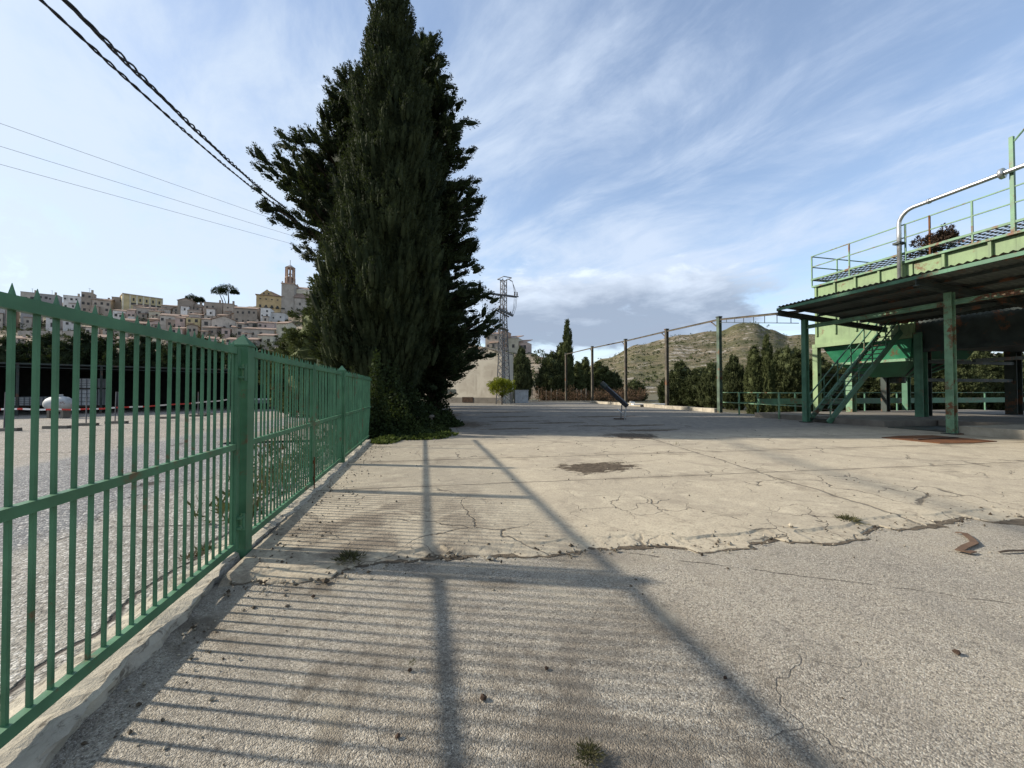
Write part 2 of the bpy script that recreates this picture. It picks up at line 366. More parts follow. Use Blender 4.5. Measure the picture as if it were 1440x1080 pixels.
# earth patches
def blob(cx, cy, rx, ry, soft=.35):
    q = t.comb(t.math('DIVIDE', t.math('SUBTRACT', X, cx), rx), t.math('DIVIDE', t.math('SUBTRACT', Y, cy), ry), 0.0)
    r = t.new('ShaderNodeVectorMath', operation='LENGTH'); t.put(r.inputs[0], q)
    rr = t.math('ADD', r.outputs['Value'], t.math('MULTIPLY', t.math('SUBTRACT', t.noise(t.vec('MULTIPLY', p, (1, 1.8, 1)), 1.9, 8, .72, .6), .5), 3.2))
    return t.step(rr, 1.0, 1.0-soft)
dirt = blob(3.3, 7.05, .82, .52, .15)
for a_ in ((6.9, 11.7, 1.0, .85, .2), (8.5, 13.2, 1.2, .35, .2), (3.4, 15.0, 1.1, .3, .2), (4.6, 18.6, 1.6, .35, .2), (10.5, 21, 2.4, .6, .3), (7.0, 15.5, .9, .3, .2), (6.3, 17.3, 1.5, .4, .3), (5.0, 22.0, 2.0, .5, .3), (1.7, 17.5, 1.5, 2.4, .6), (9.0, 15.2, 1.6, .4, .4), (5.5, 27, 2.2, .7, .4), (4.0, 34, 3.0, .8, .4), (1.2, 25, 1.5, 4, .6)):
    dirt = t.math('MAXIMUM', dirt, blob(*a_))
c = t.mix(dirt, c, t.mix(t.step(t.noise(p, 14, 5, .7), .38, .62), (.045, .033, .021), (.105, .08, .053)))
hh = t.math('ADD', t.math('MULTIPLY', fine, .55), t.math('MULTIPLY', t.noise(p, 12, 4, .6), .5))
hh = t.math('SUBTRACT', hh, t.math('MULTIPLY', crk, 1.2)); hh = t.math('ADD', hh, t.math('MULTIPLY', dirt, .8))
hh = t.math('ADD', hh, t.math('MULTIPLY', wn, t.math('MULTIPLY', t.noise(p, 55, 3, .6), 1.6)))
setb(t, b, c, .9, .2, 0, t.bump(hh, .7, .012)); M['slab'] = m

m, t, b = mat_nt('lot_surface'); p = wpos(t); X, Y, Z = t.xyz(p)
cr, h, n = pebble(t, p, .75)
big = t.noise(p, .5, 5, .6); xw = t.math('ADD', X, t.math('MULTIPLY', t.math('SUBTRACT', t.noise(p, .8, 4), .5), .8))
c = t.mix(t.step(big, .3, .7), (.27, .25, .215), (.19, .18, .16))
road = t.math('MULTIPLY', t.step(xw, -8.3, -7.9), t.step(xw, -3.7, -4.1))
c = t.mix(road, c, t.mix(t.step(big, .35, .65), (.125, .128, .132), (.165, .165, .165)))
grav = t.step(xw, -8.0, -8.8)
c = t.mix(grav, c, t.mix(t.step(t.noise(p, .35, 5, .65), .4, .65), (.25, .22, .18), (.185, .168, .14)))
c = t.mix(t.math('MULTIPLY', t.step(cr, .7, .95), .8), c, (.52, .50, .46))
c = t.mix(t.math('MULTIPLY', t.step(n, .50, .33), .8), c, (.08, .072, .062))
wpv = t.vec('ADD', p, t.vec('MULTIPLY', t.noisec(p, 1.0, 4), (.9, .9, 0)))
ck = t.math('MULTIPLY', t.step(t.vor(wpv, .45, 'DISTANCE_TO_EDGE'), .012, .002), t.step(t.noise(p, .4, 3), .46, .55))
ck = t.math('MAXIMUM', ck, t.step(t.math('ABSOLUTE', t.math('ADD', t.math('ADD', X, 2.12), t.math('MULTIPLY', t.math('SUBTRACT', t.noise(p, 1.8, 4), .5), .35))), .03, .008))
c = t.mix(ck, c, (.035, .03, .026))
setb(t, b, c, .9, .2, 0, t.bump(t.math('SUBTRACT', h, t.math('MULTIPLY', ck, 2.0)), .8, .012)); M['lot'] = m

m, t, b = mat_nt('kerb_concrete'); p = wpos(t)
n1 = t.noise(p, 2.4, 6, .65); n2 = t.noise(t.vec('MULTIPLY', p, (1, .45, 1)), 16, 6, .7, .8)
c = t.mix(t.step(n1, .35, .65), (.43, .385, .30), (.31, .28, .225)); c = t.mix(t.math('MULTIPLY', t.step(n2, .48, .36), .8), c, (.12, .10, .075))
setb(t, b, c, .9, .2, 0, t.bump(t.math('ADD', n2, t.math('MULTIPLY', t.noise(p, 60, 4, .65), .4)), .9, .016)); M['kerb'] = m

m, t, b = mat_nt('hill_earth'); p = wpos(t)
geo = t.new('ShaderNodeNewGeometry'); nz = t.xyz(geo.outputs['True Normal'])[2]
n1 = t.noise(p, .012, 7, .65); n2 = t.noise(p, .06, 6, .68); n3 = t.noise(t.vec('MULTIPLY', p, (.6, .6, 2.0)), .10, 7, .70, 1.2)
n4 = t.noise(p, .16, 6, .72)
c = t.mix(t.step(n1, .38, .62), (.095, .090, .042), (.15, .12, .075))
c = t.mix(t.math('MULTIPLY', t.step(n3, .52, .64), .6), c, (.20, .165, .12))
c = t.mix(t.math('MULTIPLY', t.step(t.math('ADD', n2, t.math('MULTIPLY', n1, .5)), .80, .90), .9), c, (.36, .32, .27))
c = t.mix(t.math('MULTIPLY', t.step(n4, .52, .40), .85), c, (.045, .047, .024))
setb(t, b, c, .95, .1, 0, t.bump(t.math('ADD', t.math('ADD', n2, n3), n4), .9, 2.5)); M['hill'] = m
m, t, b = mat_nt('town_earth'); p = wpos(t)
n2 = t.noise(p, .12, 6, .68); n3 = t.noise(t.vec('MULTIPLY', p, (.5, .5, 2.5)), .2, 6, .65, .5)
c = t.mix(t.step(n3, .42, .6), (.16, .125, .09), (.27, .225, .17)); c = t.mix(t.math('MULTIPLY', t.step(n2, .52, .40), .85), c, (.05, .052, .026))
setb(t, b, c, .95, .1, 0, t.bump(t.math('ADD', n2, n3), .8, .8)); M['town_earth'] = m
M['ground'] = rough_mat('ground_earth', (.13, .11, .07), (.075, .075, .04), .3, .4, .03, .95, 6)

def render_mat(name, col):
    m, t, b = mat_nt(name); p = wpos(t)
    n1 = t.noise(p, .35, 6, .65, .4); n2 = t.noise(t.vec('MULTIPLY', p, (1, 1, .35)), .9, 5, .7)
    c = t.mix(t.step(n1, .35, .65), col, tuple(x*.78 for x in col)); c = t.mix(t.math('MULTIPLY', t.step(n2, .55, .7), .5), c, tuple(x*.5 for x in col))
    hs = t.new('ShaderNodeHueSaturation'); t.put(hs.inputs['Value'], t.math('ADD', .8, t.math('MULTIPLY', rand_o(t), .35))); t.put(hs.inputs['Color'], c)
    setb(t, b, hs.outputs[0], .92, .15, 0, t.bump(n2, .3, .05)); return m
WALL = {'stone': render_mat('wall_stone', (.36, .305, .25)), 'pale': render_mat('wall_pale', (.50, .44, .375)), 'white': render_mat('wall_white', (.70, .67, .63)),
        'ochre': render_mat('wall_ochre', (.58, .42, .225)), 'pink': render_mat('wall_pink', (.50, .385, .335)), 'grey': render_mat('wall_grey', (.32, .30, .29)),
        'cream': render_mat('wall_cream', (.62, .56, .43)), 'brick': render_mat('wall_brick', (.42, .29, .215)), 'yellow': render_mat('wall_yellow', (.50, .41, .23))}
m, t, b = mat_nt('roof_tiles'); p = wpos(t)
c = t.mix(t.step(t.noise(p, .8, 5, .65), .35, .65), (.30, .20, .15), (.20, .155, .125))
setb(t, b, c, .9, .15, 0, t.bump(t.noise(p, 4, 3), .5, .06)); M['tile'] = m
m, t, b = mat_nt('yard_wall_render'); p = wpos(t)
n1 = t.noise(p, .5, 6, .65, .5); n2 = t.noise(t.vec('MULTIPLY', p, (1.2, 1.2, .25)), 1.0, 6, .7)
c = t.mix(t.step(n1, .38, .62), (.46, .42, .34), (.37, .33, .265)); c = t.mix(t.math('MULTIPLY', t.step(n2, .52, .68), .5), c, (.24, .21, .17))
setb(t, b, c, .92, .15, 0, t.bump(n2, .3, .03)); M['yard_wall'] = m
# ================================================================== GROUND
def sheet(name, xs, ys, zf, mat, kind='structure'):
    mb = MB(); nx = len(xs)
    mb.v = [(x, y, zf(x, y)) for y in ys for x in xs]
    mb.f = [(j*nx+i, j*nx+i+1, (j+1)*nx+i+1, (j+1)*nx+i) for j in range(len(ys)-1) for i in range(nx-1)]
    return solo(name, mb, mat, kind=kind)
g = MB(); g.add([(-4000,-4000,-.10),(4000,-4000,-.10),(4000,4000,-.10),(-4000,4000,-.10)], [(0,1,2,3)])
solo('ground', g, M['ground'], kind='structure')
sheet('parking_lot', np.linspace(-70, -1.9, 40), np.linspace(-10, 62, 40), lambda x, y: -.02, M['lot'])
sheet('driveway', np.linspace(-1.62, 45, 60), np.linspace(-8, 4.6, 30), lambda x, y: 0.0, M['drive'])
# concrete yard slab with a crumbled front edge
def edge_y(x): return 3.74 - .045*(x+1.5) + .10*math.sin(x*1.3) + .045*math.sin(x*3.7+1) + .02*math.sin(x*9.1) + (.10 if x < .2 else 0)*math.sin(x*2+2)
xs = [-1.58 + .06*i for i in range(440)] + [25 + i for i in range(20)]
mb = MB(); n = len(xs); r2 = random.Random(3)
rows = []
je, lip, zb, zb2 = [], [], [], []; left = 0
for i in range(n):
    if left <= 0: left = r2.randint(3, 11); cj, cl, cz, cz2 = r2.uniform(-.035, .035), r2.uniform(.04, .24)*(1 if xs[i] > .5 else .5)+.03, r2.uniform(.022, .042), r2.uniform(.006, .020)
    left -= 1
    je.append(cj*.6+r2.uniform(-.01, .01)); lip.append(cl+r2.uniform(-.012, .012)); zb.append(cz+r2.uniform(-.002, .002)); zb2.append(cz2+r2.uniform(-.002, .002))
rows.append([(x, edge_y(x)-lip[i]-.05, -.02) for i, x in enumerate(xs)])
rows.append([(x, edge_y(x)-lip[i]+je[i], zb2[i]) for i, x in enumerate(xs)])
rows.append([(x, edge_y(x)-lip[i]*.5+je[i]*.5, (zb[i]+zb2[i])*.5) for i, x in enumerate(xs)])
rows.append([(x, edge_y(x)+je[i], zb[i]) for i, x in enumerate(xs)])
rows.append([(x, edge_y(x)+.03+je[i]*.5, .048) for i, x in enumerate(xs)])
rows.append([(x, 4.3, .048) for x in xs]); rows.append([(x, 8.0, .048) for x in xs]); rows.append([(x, 19.5, .048) for x in xs])
mb.v = [p for r_ in rows for p in r_]
mb.f = [(j*n+i, j*n+i+1, (j+1)*n+i+1, (j+1)*n+i) for j in range(len(rows)-1) for i in range(n-1)]
mb.add([(-6,19.5,.048),(21.0,19.5,.048),(21.5,62,.048),(-6,62,.048)], [(0,1,2,3)])
mb.add([(-6,13.0,.046),(-1.58,13.0,.046),(-1.58,19.5,.046),(-6,19.5,.046)], [(0,1,2,3)])
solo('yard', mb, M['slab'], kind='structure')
ss = MB(); r3 = random.Random(8); xs3 = [-1.5 + .03*i for i in range(420)]; wd = .05; n3_ = len(xs3); top_, bot_ = [], []
for x in xs3:
    wd = min(.16 if x > .6 else .24, max(.0, wd + r3.uniform(-.035, .035))); i = min(range(n), key=lambda q: abs(xs[q]-x)) if x < 24 else n-1
    e = edge_y(x)-lip[i]; top_.append((x, e+.03, .010)); bot_.append((x, e-.01-wd*(.3+.7*max(0, math.sin(x*1.1+.4))) , .006))
ss.v = bot_+top_; ss.f = [(k, k+1, n3_+k+1, n3_+k) for k in range(n3_-1)]
solo('soil_strip', ss, rough_mat('dark_soil', (.075, .058, .040), (.15, .12, .085), 9.0, .8, .02, .95, 60), kind='structure')
# fence kerb: rough cast strip
ys = [-1 + .07*i for i in range(215)]; mb = MB(); r2 = random.Random(5)
cols = []
def kr(y): return -1.50 + (-.13*max(0, min(1, (y-1.8)/2.0)) if y < 4.3 else -.13 + .10*max(0, min(1, (y-4.3)/1.5)))
for k, (fx, fz) in enumerate(((-.50, -.03), (-.47, .055), (-.34, .072), (-.17, .078), (-.045, .07), (-.012, .055), (.0, -.02))):
    cols.append([( (-1.66+ (kr(y)+1.66)*(1+fx/.5) if k > 3 else -1.66 + (-.30)*(-(fx+.17)/.33)) + r2.uniform(-.012, .012) + .02*math.sin(y*5+k) + .012*math.sin(y*17+k), y,
                   fz + (r2.uniform(-.008, .008) + .008*math.sin(y*7+k*2) if fz > 0 else 0)) for y in ys])
n = len(ys); mb.v = [p for c_ in cols for p in c_]
mb.f = [(j*n+i, (j+1)*n+i, (j+1)*n+i+1, j*n+i+1) for j in range(len(cols)-1) for i in range(n-1)]
solo('kerb', mb, M['kerb'], kind='structure', smooth=False)
# ---- far hill on the right and the town hill on the left: polar height fields
def interp(x, tab):
    for (a, ya), (b_, yb) in zip(tab, tab[1:]):
        if x <= b_: 
            f = max(0, (x-a)/(b_-a)); f = f*f*(3-2*f); return ya+(yb-ya)*f
    return tab[-1][1]
def fbm(x, y, s, o=4):
    v = 0; a = 1
    for k in range(o):
        v += a*(math.sin(x*s+1.7*k+2.1*math.sin(y*s*.7+k)) * math.cos(y*s*1.1-.9*k+1.3*math.sin(x*s*.6))); a *= .5; s *= 2.03
    return v
HCR = [(660, 545), (760, 540), (810, 522), (850, 503), (900, 484), (960, 471), (1010, 465), (1045, 453), (1062, 452), (1085, 462), (1110, 472), (1140, 469), (1180, 466), (1240, 470), (1330, 486), (1460, 505), (1700, 530)]
def hill_mesh():
    pxs = np.linspace(600, 1900, 260); ts = np.linspace(0, 1.35, 70); mb = MB(); n = len(pxs)
    for tt in ts:
        d_ = 190 + 560*tt
        for px in pxs:
            cr = interp(px, HCR); zc_ = zat(cr, 750) - .0
            x, y = xy(px, d_); f = min(tt, 1); f = (f**1.25)
            z = -.3 + zc_*f if tt <= 1 else -.3 + zc_*(1 - (tt-1)*1.2)
            z += fbm(x, y, .011)*3.2*min(1, tt*3)*(1 if tt < .93 else .35) + fbm(x, y, .06, 3)*.9*min(1, tt*3)
            mb.v.append((x, y, z))
    m_ = len(ts)
    mb.f = [(j*n+i, j*n+i+1, (j+1)*n+i+1, (j+1)*n+i) for j in range(m_-1) for i in range(n-1)]
    return mb
HILL = hill_mesh(); solo('hill', HILL, M['hill'], kind='structure', smooth=True)
TCR = [(-200, 420), (0, 427), (130, 424), (250, 428), (330, 432), (400, 426), (470, 432), (560, 456), (640, 478), (700, 490), (745, 494), (768, 503), (785, 535), (800, 552), (900, 553)]
def town_d(yp): return 150 + (490 - yp)*1.5          # depth of the hillside surface seen at photo row yp
def town_z(px, d_):
    cr = interp(px, TCR); dc = max(town_d(cr), 138)
    zs = lambda dd: CAMZ + (HZ - (490 - (dd-150)/1.5))/F*dd
    zc_ = zat(cr, dc)
    if d_ >= dc: return zc_ - (d_-dc)*.04
    z0 = zs(d_) if d_ > 118 else zs(118)*max(0, (d_-84)/34)**1.3
    k = min(1, max(0, (d_-84)/(dc-84)))
    return min(zc_, z0)
mb = MB(); pxs = np.linspace(-260, 900, 220); dsx = np.linspace(84, 330, 90); n = len(pxs)
for d_ in dsx:
    for px in pxs:
        x, y = xy(px, d_); z = town_z(px, d_)
        mb.v.append((x, y, z + fbm(x, y, .12, 3)*.45*(1 if z > 1 else 0) - .3))
mb.f = [(j*n+i, j*n+i+1, (j+1)*n+i+1, (j+1)*n+i) for j in range(len(dsx)-1) for i in range(n-1)]
solo('town_hill', mb, M['town_earth'], kind='structure', smooth=True)
# ================================================================== FENCE
FX = -1.66
def bar_mesh(z0, z1, w, tip):
    mb = MB(); h = w/2
    mb.v = [(-h,-h,z0),(h,-h,z0),(h,h,z0),(-h,h,z0),(-h,-h,z1-tip),(h,-h,z1-tip),(h,h,z1-tip),(-h,h,z1-tip),(-h*.15,0,z1),(h*.15,0,z1)]
    mb.f = [(3,2,1,0),(0,1,5,4),(1,2,6,5),(2,3,7,6),(3,0,4,7),(4,5,9,8),(6,7,8,9),(5,6,9),(7,4,8)]
    return mb.mesh('bar', M['fence'])
BAR = bar_mesh(.15, 2.0, .0165, .05)
ZB, ZM, ZT = .155, 1.05, 1.915
def leaf(name, label, cat, y0, y1, first, stiles=(True, True), group=None, top=2.0):
    t_ = thing(name, label, cat, (FX, y0, .12), group)
    part('top_rail', MB().box(FX-.017, FX+.023, y0, y1, ZT-.03, ZT+.03), M['fence'], t_)
    part('middle_rail', MB().box(FX-.017, FX+.023, y0, y1, ZM-.025, ZM+.025), M['fence'], t_)
    part('bottom_rail', MB().box(FX-.017, FX+.023, y0, y1, ZB-.03, ZB+.03), M['fence'], t_)
    for k, s in enumerate(stiles):
        if s:
            ys_ = (y0-.002, y0+.058) if k == 0 else (y1-.058, y1+.002)
            part('stile', MB().box(FX-.021, FX+.027, ys_[0], ys_[1], ZB-.033, 1.95), M['fence'], t_)
    y = first
    while y < y1-.05:
        if y > y0+.06:
            o = link('bar', BAR, t_, (0 - .004 + rnd.uniform(-.002, .002), y-y0, -.12))
            o.rotation_euler = (rnd.uniform(-.006, .006), rnd.uniform(-.004, .004), rnd.uniform(-.08, .08))
        y += .1
    return t_
ga = leaf('gate_leaf', 'green steel gate leaf nearest the camera, hinged on the nearer big post', 'gate', 0.2, 3.98, .22, (False, True))
gb = leaf('gate_leaf', 'green steel gate leaf hung on the far side of the nearer big post', 'gate', 4.20, 6.40, 4.32, (True, True))
gc = leaf('gate_leaf', 'green steel gate leaf hung on the near side of the farther peaked post', 'gate', 6.42, 8.48, 6.53, (True, True))
fa = leaf('steel_fence', 'green bar fence panel just beyond the farther peaked gate post', 'fence', 8.68, 11.02, 8.78, (False, False))
fb = leaf('steel_fence', 'last green bar fence panel, running into the ivy under the cypresses', 'fence', 11.10, 13.0, 11.18, (False, False))
def gate_post(label, y, w, h, group):
    t_ = thing('gate_post', label, 'post', (FX, y, .02), group)
    part('shaft', MB().box(FX-w/2, FX+w/2, y-w/2, y+w/2, .02, h), M['fence'], t_)
    cap = MB(); e = w/2+.012
    cap.add([(FX-e,y-e,h),(FX+e,y-e,h),(FX+e,y+e,h),(FX-e,y+e,h),(FX-e,y-e,h+.012),(FX+e,y-e,h+.012),(FX+e,y+e,h+.012),(FX-e,y+e,h+.012),(FX,y,h+.115)],
            [(3,2,1,0),(0,1,5,4),(1,2,6,5),(2,3,7,6),(3,0,4,7),(4,5,8),(5,6,8),(6,7,8),(7,4,8)])
    part('cap', cap, M['fence'], t_)
    return t_
gp1 = gate_post('thick green gate post with a pyramid cap, nearest the camera', 4.09, .135, 1.97, 'peaked gate posts')
gp2 = gate_post('green gate post with a pyramid cap, farther along the fence', 8.57, .125, 1.97, 'peaked gate posts')
for y0_, zs_ in ((3.975, (1.72, .36)),):
    for z in zs_:
        hg = MB(); hg.tube([(FX+.06, y0_+.01, z-.075), (FX+.06, y0_+.01, z+.075)], .016, 10); hg.box(FX+.027, FX+.064, y0_-.045, y0_+.03, z-.055, z-.035)
        hg.box(FX+.027, FX+.064, y0_-.045, y0_+.03, z+.035, z+.055)
        part('hinge', hg, M['fence'], gp1)
for z in (1.70, .38):
    hg = MB(); hg.tube([(FX+.04, 8.46, z-.07), (FX+.04, 8.46, z+.07)], .016, 8); hg.box(FX+.02, FX+.05, 8.44, 8.49, z-.03, z+.03); part('hinge', hg, M['fence'], gp2)
bolt = MB().tube([(FX+.045, 6.39, .03), (FX+.045, 6.39, .55)], .009, 8); bolt.box(FX+.024, FX+.05, 6.37, 6.41, .20, .25); bolt.box(FX+.024, FX+.05, 6.37, 6.41, .45, .50); part('drop_bolt', bolt, M['rust'], gb)
fp = solo('fence_post', MB().box(FX-.03, FX+.034, 11.03, 11.09, .02, 1.98), M['fence'], 'slim green square post between the two farthest fence panels', 'post', origin=(FX, 11.06, .02))
# ================================================================== CANOPY, BINS, STAIR
def roof_z(x): return 5.57 - .086*(x-16.4)
CX0, CX1, CY0, CY1 = 16.4, 23.45, 1.5, 15.05
cp = thing('loading_canopy', 'open green steel canopy with a corrugated sheet roof beside the yard', 'canopy', (18.0, 9.7, 0))
mb = MB(); ysn = np.arange(CY0, CY1, .0476); n = len(ysn)
for x in (CX0, CX0+2.3, CX0+4.7, CX1):
    for k, y in enumerate(ysn): mb.v.append((x, y, roof_z(x) + .028*math.sin(y*2*math.pi/.19) + .012*math.sin(x*3+y*.7)))
mb.f = [(j*n+i, j*n+i+1, (j+1)*n+i+1, (j+1)*n+i) for j in range(3) for i in range(n-1)]
part('roof_sheet', mb, M['roof_sheet'], cp, smooth=True)
part('eave_channel', MB().bar((16.46, CY0, roof_z(16.46)-.12), (16.46, CY1, roof_z(16.46)-.12), .06, .12), M['steel_green'], cp)
for x in (17.6, 18.9, 20.2, 21.5, 22.8):
    part('purlin', MB().bar((x, CY0, roof_z(x)-.09), (x, CY1-.05, roof_z(x)-.09), .07, .10), M['dark_steel'], cp)
def ibeam(mb, p0, p1, w, h, tf=.025):
    p0, p1 = Vector(p0), Vector(p1); u = Vector((0,0,1)); d = (p1-p0).normalized(); s = d.cross(u).normalized(); u = s.cross(d)
    mb.bar(p0 + u*(h/2-tf/2), p1 + u*(h/2-tf/2), w, tf); mb.bar(p0 - u*(h/2-tf/2), p1 - u*(h/2-tf/2), w, tf); mb.bar(p0, p1, .02, h-2*tf); return mb
for y in (14.97, 9.7, 4.4):
    part('rafter', ibeam(MB(), (16.42, y, roof_z(16.42)-.29), (23.3, y, roof_z(23.3)-.29), .16, .24), M['dark_steel'], cp)
def hpost(x, y, z0, z1, w=.2, t_=.03):
    m_ = MB(); m_.box(x-w/2, x-w/2+t_, y-w/2, y+w/2, z0, z1); m_.box(x+w/2-t_, x+w/2, y-w/2, y+w/2, z0, z1); m_.box(x-w/2+t_, x+w/2-t_, y-.02, y+.02, z0, z1); return m_
for y in (14.97, 9.7, 4.4):
    o = part('column', hpost(18.0, y, .06, roof_z(18)-.42, .21), M['rail_green' if y < 12 else 'steel_green'], cp)
    part('gusset', MB().box(17.8, 18.2, y-.13, y+.13, roof_z(18)-.419, roof_z(18)-.405), M['dark_steel'], cp)
    m_ = MB().box(17.80, 18.20, y-.2, y+.2, .05, .085); b_ = part('base_plate', m_, M['dark_steel'], o)
part('tie_beam', ibeam(MB(), (18.0, 4.55, 4.64), (18.0, 9.56, 4.64), .12, .17), M['rail_green'], cp)
part('tie_beam', ibeam(MB(), (18.0, 9.84, 4.64), (18.0, 14.83, 4.64), .12, .17), M['rail_green'], cp)
for y in (9.7,):
    part('knee_brace', MB().bar((17.75, y, 5.05), (16.6, y, roof_z(16.6)-.42), .08, .10), M['dark_steel'], cp)
    part('knee_brace', MB().bar((18.2, y, 4.35), (20.6, y, roof_z(20.6)-.42), .10, .14), M['dark_steel'], cp)
# ---- bins
BX0, BX1 = 23.5, 31.0
bn = thing('storage_bin', 'big light green steel storage bin raised on columns behind the canopy', 'silo', (23.5, 18.9, 0))
part('upper_body', MB().box(BX0, BX1, 14.0, 18.9, 4.42, 7.92), M['tank_green'], bn)
part('near_body', MB().box(BX0+.05, BX1, 3.0, 13.97, 5.05, 7.92), M['tank_green'], bn)
part('shaded_underside', MB().box(BX0+.08, BX1-.02, 3.02, 13.95, 3.62, 5.045), M['dark_steel'], bn)  # lower bin body made dark to stand in for the shade there
for y in (18.75, 17.65, 16.55, 15.4, 14.3, 12.8, 11.3, 9.8, 8.3, 6.8, 5.3):
    part('stiffener', MB().box(BX0-.10, BX0+.02, y-.05, y+.05, 4.9 if y > 14 else 5.2, 7.9), M['tank_green'], bn)
part('top_flange', MB().box(BX0-.16, BX0+.1, 3.0, 18.95, 7.93, 8.03), M['rail_green'], bn)
part('bottom_beam', MB().box(BX0-.12, BX0+.16, 14.0, 19.0, 4.20, 4.41), M['tank_green'], bn)
part('bottom_beam', MB().box(BX0-.10, BX0+.2, 3.0, 13.7, 3.44, 3.61), M['dark_steel'], bn)
part('bottom_beam', MB().box(BX0+.17, BX1, 18.8, 19.02, 4.20, 4.41), M['steel_green'], bn)
for (x, y, w_, zt, mt) in ((23.55, 18.85, .30, 4.19, 'tank_green'), (23.5, 13.75, .34, 4.4, 'steel_green'), (24.6, 14.2, .30, 4.4, 'dark_steel'), (30.8, 18.8, .3, 4.2, 'steel_green'), (30.6, 14.0, .45, 4.4, 'dark_steel'), (30.6, 6.0, .35, 3.6, 'dark_steel')):
    part('column', hpost(x, y, .31 if y < 18 else 0, zt, w_), M[mt], bn)
# hopper under the far bin
hz = MB()
def ring(cx, cy, rx, ry, z): return [(cx-rx,cy-ry,z),(cx+rx,cy-ry,z),(cx+rx,cy+ry,z),(cx-rx,cy+ry,z)]
hz.add(ring(26.2, 16.4, 2.5, 2.2, 4.19)+ring(26.2, 16.4, 2.0, 1.8, 3.15)+ring(26.2, 16.4, .8, .7, 2.35), [(0,1,5,4),(1,2,6,5),(2,3,7,6),(3,0,4,7),(4,5,9,8),(5,6,10,9),(6,7,11,10),(7,4,8,11),(11,10,9,8)])
ho = part('hopper', hz, M['hopper_green'], bn)
fr = MB()
for a, c_ in (((24.1,14.5,3.15),(28.3,14.5,3.15)), ((24.1,18.3,3.15),(28.3,18.3,3.15)), ((24.1,14.5,3.16),(24.1,18.3,3.16)), ((28.3,14.5,3.16),(28.3,18.3,3.16))): fr.bar(a, c_, .16, .14)
part('rim', fr, M['rail_green'], ho)
sp = MB(); sp.tube([(26.2,16.4,2.35),(26.2,16.4,2.0)], .35, 12); part('spout', sp, M['dark_steel'], ho)
for x in (24.9, 25.7, 26.6, 27.4):
    part('rib', MB().bar((x, 14.56, 3.05), (26.2+(x-26.2)*.45, 15.66, 2.42), .07, .10), M['dark_steel'], ho)
part('leg', hpost(24.9, 17.9, 0.31, 3.06, .35), M['rail_green'], bn)
part('leg', hpost(27.6, 17.9, 0.31, 3.06, .3), M['dark_steel'], bn)
for a, c_ in (((24.2, 13.9, 3.0), (30.4, 13.9, 3.0)), ((24.2, 13.95, 2.1), (30.4, 13.95, 2.1)), ((23.7, 12.0, 2.9), (30.5, 12.0, 3.3)), ((23.6, 18.8, 2.55), (30.6, 18.8, 2.55))):
    part('brace', MB().bar(a, c_, .12, .16), M['dark_steel'], bn)
# deck with rails
dk = thing('roof_walkway', 'green railed walkway with mesh floor along the top of the storage bin', 'walkway', (23.5, 18.9, 8.04))
part('edge_beam', MB().bar((BX0-.1, 3.0, 8.44), (BX0-.1, 19.0, 8.44), .08, .10), M['rail_green'], dk)
part('edge_beam', MB().bar((BX0-.1, 19.0, 8.44), (27.5, 19.0, 8.44), .08, .10), M['rail_green'], dk)
gr_ = MB()
for k in range(62): gr_.bar((BX0, 3.1+.26*k, 8.40), (26.0, 3.1+.26*k, 8.40), .02, .05)
for k in range(11): gr_.bar((BX0+.1+.24*k, 3.0, 8.43), (BX0+.1+.24*k, 19.0, 8.43), .02, .03)
part('floor_mesh', gr_, M['dark_steel'], dk)
RP = [18.95, 16.8, 14.2, 13.25, 11.8, 10.6, 9.0, 6.5, 4.2]
for k, y in enumerate(RP):
    if k == 5: continue
    part('rail_post', MB().box(BX0-.14, BX0-.08, y-.03, y+.03, 8.04, 9.9), M['rail_green'] if k != 3 else M['rust'], dk)
for z in (9.88, 9.22):
    part('rail', MB().bar((BX0-.11, 3.0, z), (BX0-.11, 18.95, z), .05, .05), M['rail_green'], dk)
    part('rail', MB().bar((BX0-.11, 18.98, z), (28.2, 18.98, z), .05, .05), M['rail_green'], dk)
part('rail_post', MB().box(25.4, 25.46, 18.95, 19.01, 8.5, 9.9), M['rail_green'], dk)
part('rail_post', MB().box(28.15, 28.21, 18.95, 19.01, 8.1, 9.9), M['rail_green'], dk)
tp = MB().box(BX0-.16, BX0-.04, 10.54, 10.66, 8.04, 11.95); part('mast', tp, M['rail_green'], dk)
part('mast_arm', MB().tube([(BX0-.1, 10.57, 11.7), (BX0-.1, 10.2, 12.1), (BX0-.1, 9.6, 12.25)], .035, 6), M['rail_green'], dk)
pp = thing('silver_pipe', 'thick silver pipe rising from the canopy and bending along the bin walkway', 'pipe', (23.25, 14.3, 8.0))
pts = [(BX0-.28, 14.35, 5.3), (BX0-.28, 14.35, 9.9)] + [(BX0-.28, 14.35-.62*(1-math.cos(a)), 9.9+.62*math.sin(a)) for a in [R(x) for x in (20, 40, 60, 75, 90)]] + [(BX0-.28, 10, 10.52), (BX0-.28, 3.0, 10.52)]
part('run', MB().tube(pts, .095, 14), M['chrome'], pp, smooth=True)
for y in (13.2, 10.85):
    part('collar', MB().tube([(BX0-.28, y, 10.52), (BX0-.28, y-.1, 10.52)], .12 if y > 12 else .22, 14), M['chrome'], pp, smooth=True)
part('clamp', MB().box(BX0-.5, BX0-.06, 14.2, 14.5, 8.9, 9.0), M['dark_steel'], pp)
